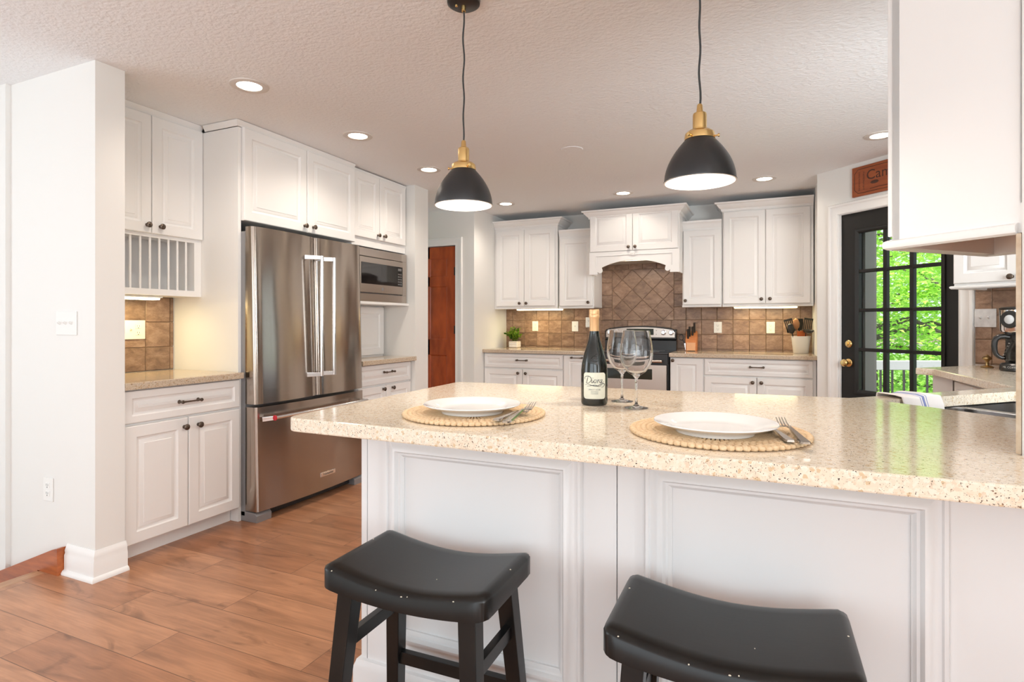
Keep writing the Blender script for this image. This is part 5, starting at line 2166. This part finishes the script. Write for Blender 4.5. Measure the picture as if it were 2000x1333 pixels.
utensil('slotted_turner', 'black slotted turner leaning left in the crock', -0.055, -0.01, (-0.28, -0.05), 0.205, 'slotted')
utensil('wooden_spoon', 'brown wooden spoon leaning left in the crock', -0.01, 0.0, (-0.13, -0.02), 0.225, 'spoon', SPOONW)
utensil('serving_spoon', 'black serving spoon low on the left of the crock', -0.06, -0.05, (-0.26, -0.12), 0.185, 'spoon')
utensil('spatula', 'black solid spatula behind the wooden spoon', 0.0, 0.06, (-0.06, 0.10), 0.205, 'turner')
utensil('ladle', 'black ladle with a round bowl on the right of the crock', 0.045, -0.03, (0.10, -0.08), 0.19, 'ladle')
utensil('slotted_spoon', 'black slotted server at the right rear of the crock', 0.05, 0.02, (0.14, 0.06), 0.205, 'slotted')
utensil('orange_spatula', 'orange handled tool low in the middle of the crock', 0.02, -0.05, (-0.02, -0.10), 0.085, 'turner', REDH)

# ------------------------------------------------------------------ coffee corner objects
ca = UV(1.925, 3.735, ZP + 0.0005)
cm = thing('coffee_maker', 'black and steel coffee maker with a glass carafe on the corner worktop', 'coffee maker', ca, -30)
b = MB()
b.lathe([(0, 0), (0.098, 0), (0.102, 0.006), (0.100, 0.034), (0.092, 0.042), (0, 0.044)], 40, sy=1.05)
bs = b.done('base', PLASTB, cm)
lettering('MR. COFFEE', 0.0155, None, PLASTW, bs, fn=lambda co: (0.1025 * math.sin(co.x / 0.1025 - 0.35), -0.1075 * math.cos(co.x / 0.1025 - 0.35), 0.022 + co.y))
b = MB()
b.box(-0.095, 0.095, 0.055, 0.16, 0.0, 0.30, 0.02, 3)
b.done('water_tower', PLASTB, cm)
b = MB()
b.lathe([(0, 0.205), (0.080, 0.205), (0.096, 0.215), (0.100, 0.225), (0.102, 0.335)], 40, sy=1.02)
b.done('brew_head', CHROME, cm)
b = MB()
b.lathe([(0.103, 0.335), (0.104, 0.345), (0.090, 0.352), (0, 0.354)], 40, sy=1.02)
b.done('lid', PLASTB, cm)
b = MB()
b.T = Matrix.Rotation(R(-20), 4, 'Z') @ Matrix.Translation((0, -0.099, 0.283)) @ Matrix.Rotation(R(90), 4, 'X')
b.lathe([(0, 0.0), (0.047, 0.0), (0.048, 0.006), (0.044, 0.012), (0.026, 0.012), (0.024, 0.009)], 36)
dl = b.done('dial_bezel', PLASTB, cm)
b = MB()
b.T = Matrix.Rotation(R(-20), 4, 'Z') @ Matrix.Translation((0, -0.099, 0.283)) @ Matrix.Rotation(R(90), 4, 'X')
b.lathe([(0, 0.014), (0.020, 0.013), (0.025, 0.010), (0.025, 0.006)][::-1], 30)
b.done('dial', mat('dial_silver', (0.62, 0.64, 0.66), 0.3), dl)
b = MB()
b.lathe([(0.0, 0.046), (0.066, 0.046), (0.080, 0.056), (0.084, 0.080), (0.078, 0.115), (0.062, 0.150), (0.056, 0.165)], 36)
cf = b.done('carafe', CARAFE, cm)
b = MB()
b.lathe([(0.0565, 0.160), (0.060, 0.164), (0.062, 0.182), (0.054, 0.198), (0, 0.200)], 36)
b.done('carafe_lid', PLASTB, cf)
b = MB()
hp = [(0.055, 0.184), (0.080, 0.190), (0.100, 0.188), (0.115, 0.178), (0.122, 0.160), (0.124, 0.135), (0.122, 0.110), (0.116, 0.090), (0.104, 0.076), (0.090, 0.070), (0.076, 0.072)]
b.tube([(-r_ * 0.92, -r_ * 0.40, z_) for r_, z_ in hp], [0.013, 0.014, 0.0145, 0.015, 0.0145, 0.014, 0.013, 0.012, 0.011, 0.010, 0.010], 12)
b.done('carafe_handle', PLASTB, cf)
b = MB()
for k in range(6):
    zz = 0.070 + 0.016 * k
    rr = 0.0850 if zz < 0.09 else 0.084 - (zz - 0.085) * 0.34
    b.T = Matrix.Rotation(R(-62), 4, 'Z')
    b.box(-0.012, 0.012, -rr - 0.0006, -rr, zz, zz + 0.0035)
b.done('cup_marks', PLASTW, cf, smooth=0)
b = MB()
b.lathe([(0, 0), (0.030, 0.0), (0.032, 0.004), (0.024, 0.010), (0.010, 0.014), (0.008, 0.030), (0.012, 0.040), (0.024, 0.052), (0.024, 0.060), (0.016, 0.066), (0.008, 0.070), (0.006, 0.076), (0, 0.078)], 28)
o = b.done('brass_ornament', OLDBRASS)
o.location = UV(2.16, 3.84, ZP + 0.0005)
tag(o, 'small turned brass ornament left of the coffee maker', 'ornament')

# towel draped over the strip of worktop in front of the sink
b = MB()


def tw(s, t):
    v = 1.978 + 0.180 * s + 0.012 * math.sin(7 * t + 2 * s)
    path = [(1.487, ZP - 0.20), (1.484, ZP - 0.02), (1.474, ZP + 0.006), (1.44, ZP + 0.0075), (1.39, ZP + 0.0075), (1.366, ZP + 0.004), (1.355, ZP - 0.03), (1.345, ZP - 0.13)]
    x = t * (len(path) - 1)
    i = min(int(x), len(path) - 2)
    f = x - i
    u = path[i][0] + (path[i + 1][0] - path[i][0]) * f
    z = path[i][1] + (path[i + 1][1] - path[i][1]) * f
    wv = 0.5 + 0.5 * math.sin(9 * s + 1.0)
    return (v, u, z + 0.007 * wv * (1 if 0.25 < t < 0.75 else 0.3))


b.grid(tw, 26, 40)
o = b.done('dish_towel', TOWEL, smooth=60)
so = o.modifiers.new('thickness', 'SOLIDIFY')
so.thickness = 0.003
so.offset = 1
o.rotation_euler = (0, 0, R(45))
tag(o, 'white dish towel with blue stripes draped over the sink edge', 'towel')

# wooden sign over the garden door
sg = thing('wooden_sign', 'reddish carved wooden sign above the garden door', 'sign', UV(3.524, DW), -45)
t0, t1, z0, z1 = 0.312, 0.86, 2.181, 2.408
b = MB()
b.box(t0, t1, -0.019, -0.0005, z0, z1, 0.003)
bd = b.done('board', SIGNW, sg)
b = MB()
i_ = 0.022
c_ = 0.03
pts = [(t0 + i_ + c_, z0 + i_), (t1 - i_ - c_, z0 + i_), (t1 - i_, z0 + i_ + c_), (t1 - i_, z1 - i_ - c_), (t1 - i_ - c_, z1 - i_), (t0 + i_ + c_, z1 - i_), (t0 + i_, z1 - i_ - c_), (t0 + i_, z0 + i_ + c_)]
b.tube([(x, -0.019, z) for x, z in pts], 0.0022, 6, closed=True)
for x, r_w in ((t0 + 0.062, 0.006), (t0 + 0.098, 0.007)):
    z = z0 + 0.045
    while z < z1 - 0.045:
        h_ = rnd.uniform(0.004, 0.010)
        b.box(x - r_w * rnd.uniform(0.6, 1.2), x + r_w * rnd.uniform(0.6, 1.2), -0.0198, -0.018, z, z + h_ * 0.5)
        z += h_ + 0.003
b.T = Matrix.Translation((t0 + 0.185, -0.0185, z0 + 0.085)) @ Matrix.Diagonal((1, 0.06, 0.38, 1))
b.lathe([(0, -0.036), (0.024, -0.026), (0.036, 0), (0.024, 0.026), (0, 0.036)], 16)
b.T = Matrix.Identity(4)
b.tube([(t0 + 0.15, -0.019, z0 + 0.04), (t0 + 0.22, -0.019, z0 + 0.045), (t0 + 0.36, -0.019, z0 + 0.040)], 0.002, 6)
b.done('engraving', BURN, bd)
lettering('Cam', 0.105, Matrix.Translation((t0 + 0.118, -0.0193, z1 - 0.085)) @ Matrix.Rotation(R(90), 4, 'X'), BURN, bd, align='LEFT')

# ------------------------------------------------------------------ outside the garden door
FWD = Vector((-math.sin(R(YAW)), math.cos(R(YAW)), 0))
RGT = Vector((math.cos(R(YAW)), math.sin(R(YAW)), 0))


def out(d, r, z=0.0):
    p = FWD * d + RGT * r
    return Vector((p.x, p.y, z))


b = MB()
b.box(-60, 60, 6.5, 80, -2.6, -2.5)
o = struct(b.done('ground', GRASS, smooth=0))
b = MB()
b.prism([tuple(UV(u, v)[:2]) for u, v in ((4.6, DW + 0.13), (-3.0, DW + 0.13), (-3.0, 7.2), (4.6, 7.2))], 'xy', -0.22, -0.17)
struct(b.done('floor_deck', DECKW, smooth=0))
b = MB()
b.prism([tuple(UV(u, v)[:2]) for u, v in ((3.196, DW + 0.105), (3.43, DW + 0.105), (3.43, DW + 0.23), (3.196, DW + 0.23))], 'xy', -0.17, 2.6)
struct(b.done('wall_exterior', EXTW, smooth=0))
# deck railing
DR, ZR_ = 6.6, 0.775
rl = thing('deck_railing', 'white topped deck railing with thin black balusters outside the garden door', 'railing', out(DR, 4.6, -0.17), YAW)
b = MB()
b.box(-2.2, 2.6, -0.05, 0.05, ZR_ + 0.17 - 0.105, ZR_ + 0.17, 0.008)
b.done('top_rail', RAILW, rl)
b = MB()
b.box(-2.2, 2.6, -0.03, 0.03, 0.06, 0.12)
b.done('bottom_rail', RAILW, rl)
for k in range(34):
    b = MB()
    x = -2.1 + 0.134 * k
    b.box(x - 0.009, x + 0.009, -0.009, 0.009, 0.12, ZR_ + 0.17 - 0.105)
    b.done('baluster', BLACK, rl, smooth=0)
for x in (-2.2, 2.6):
    b = MB()
    b.box(x - 0.05, x + 0.05, -0.05, 0.05, 0.0, ZR_ + 0.2)
    b.done('post', RAILW, rl, smooth=0)
# neighbour's deck fence with a dark handrail
DF = 15.0
nf = thing('neighbor_deck', 'weathered wooden deck fence with a dark handrail beyond the trees', 'fence', out(DF, 10.2, -2.5), YAW)
b = MB()
for k in range(40):
    x = -1.6 + 0.10 * k
    b.box(x, x + 0.06, 0, 0.03, 2.5 + 0.68, 2.5 + 1.06)
b.done('pickets', FENCEW, nf, smooth=0)
b = MB()
b.box(-1.7, 2.5, -0.06, 0.10, 2.5 + 1.09, 2.5 + 1.16)
b.done('handrail', BLACK, nf, smooth=0)
b = MB()
b.box(-1.7, 2.5, -0.05, 2.0, 2.5 + 0.48, 2.5 + 0.66)
b.done('deck_edge', DECKW, nf, smooth=0)
for x in (-1.6, 0.4, 2.4):
    b = MB()
    b.box(x - 0.08, x + 0.08, 0.05, 0.2, 0, 2.5 + 1.1)
    b.done('post', FENCEW, nf, smooth=0)
# neighbour's shed roof among the leaves
ns = thing('neighbor_shed', 'grey sloping shed roof half hidden by leaves', 'shed', out(17.6, 10.9, -2.5), YAW - 20)
b = MB()
b.prism([(-2.6, 4.9), (0.55, 4.15), (0.62, 4.24), (-2.6, 5.1)], 'xz', -0.6, 2.5)
b.done('roof', ROOFM, ns, smooth=0)
b = MB()
b.box(-2.4, 0.2, -0.4, 2.3, 0, 4.2)
b.done('shed_walls', EXTW, ns, smooth=0)


def tree(label, base, h, crown_r, crown_z, nleaf, seed, leaf=LEAFA, lsize=0.16, low=0.6):
    r = random.Random(seed)
    root = thing('leafy_tree', label, 'tree', base, 0, 'trees outside the garden door')
    b = MB()
    tops = []
    b.tube([(0, 0, 0), (0.1, 0.05, h * 0.3), (0.0, 0.1, h * 0.6), (0.1, 0, h * 0.95)], [0.20, 0.15, 0.10, 0.03], 9)
    for k in range(14):
        a = r.uniform(0, 2 * PI)
        zb = r.uniform(0.25, 0.8) * h
        L_ = crown_r * r.uniform(0.6, 1.0)
        e = Vector((math.cos(a) * L_, math.sin(a) * L_, zb + r.uniform(-0.3, 0.9)))
        s = Vector((0.05, 0.05, zb))
        b.tube([s, s.lerp(e, 0.5) + Vector((0, 0, 0.25)), e], [0.06, 0.035, 0.012], 6)
        tops += [e, s.lerp(e, 0.6) + Vector((0, 0, 0.2))]
    b.done('trunk', BARK, root)
    b = MB()
    cl = []
    for k in range(90):
        a, q = r.uniform(0, 2 * PI), math.sqrt(r.random())
        cl.append(Vector((math.cos(a) * q * crown_r, math.sin(a) * q * crown_r, crown_z + r.uniform(-1, 1) * h * 0.5 * low)))
    cl += tops
    vs, fs = [], []
    for k in range(nleaf):
        c = r.choice(cl)
        p = c + Vector((r.gauss(0, 0.42), r.gauss(0, 0.42), r.gauss(0, 0.16)))
        a = r.uniform(0, 2 * PI)
        s = lsize * r.uniform(0.6, 1.2)
        d = Vector((math.cos(a), math.sin(a), r.uniform(-0.7, 0.1))).normalized()
        o_ = d.cross(Vector((r.uniform(-0.4, 0.4), r.uniform(-0.4, 0.4), 1))).normalized()
        nn = len(vs)
        vs += [p, p + d * s * 0.45 + o_ * s * 0.38 + Vector((0, 0, 0.02)), p + d * s, p + d * s * 0.45 - o_ * s * 0.38 + Vector((0, 0, 0.02))]
        fs += [(nn, nn + 1, nn + 2), (nn, nn + 2, nn + 3)]
    b._add(vs, fs)
    b.done('foliage', leaf, root, smooth=0)
    return root


tree('bright green maple just beyond the deck railing', out(9.6, 5.9, -2.5), 7.0, 2.1, 5.2, 15000, 3, LEAFA, 0.095, 0.55)
tree('bright green maple at the right of the garden view', out(10.8, 8.3, -2.5), 7.0, 2.2, 5.3, 15000, 4, LEAFA, 0.10, 0.55)
tree('tall tree behind the neighbouring deck', out(21.0, 13.0, -2.5), 11.0, 4.2, 6.0, 12000, 5, LEAFA, 0.24, 0.95)
tree('tall tree left of the neighbouring deck', out(24.0, 9.0, -2.5), 11.0, 4.0, 5.8, 12000, 6, LEAFA, 0.24, 0.95)
tree('tall tree right of the neighbouring deck', out(22.0, 19.5, -2.5), 11.0, 4.4, 6.0, 12000, 7, LEAFA, 0.24, 0.95)
tree('low leafy shrub behind the deck railing', out(8.6, 5.6, -2.5), 2.6, 1.2, 1.7, 7000, 8, LEAFB, 0.08, 0.9)
tree('low leafy shrub at the right behind the deck railing', out(9.6, 8.0, -2.5), 2.9, 1.3, 1.9, 7000, 9, LEAFA, 0.08, 0.9)
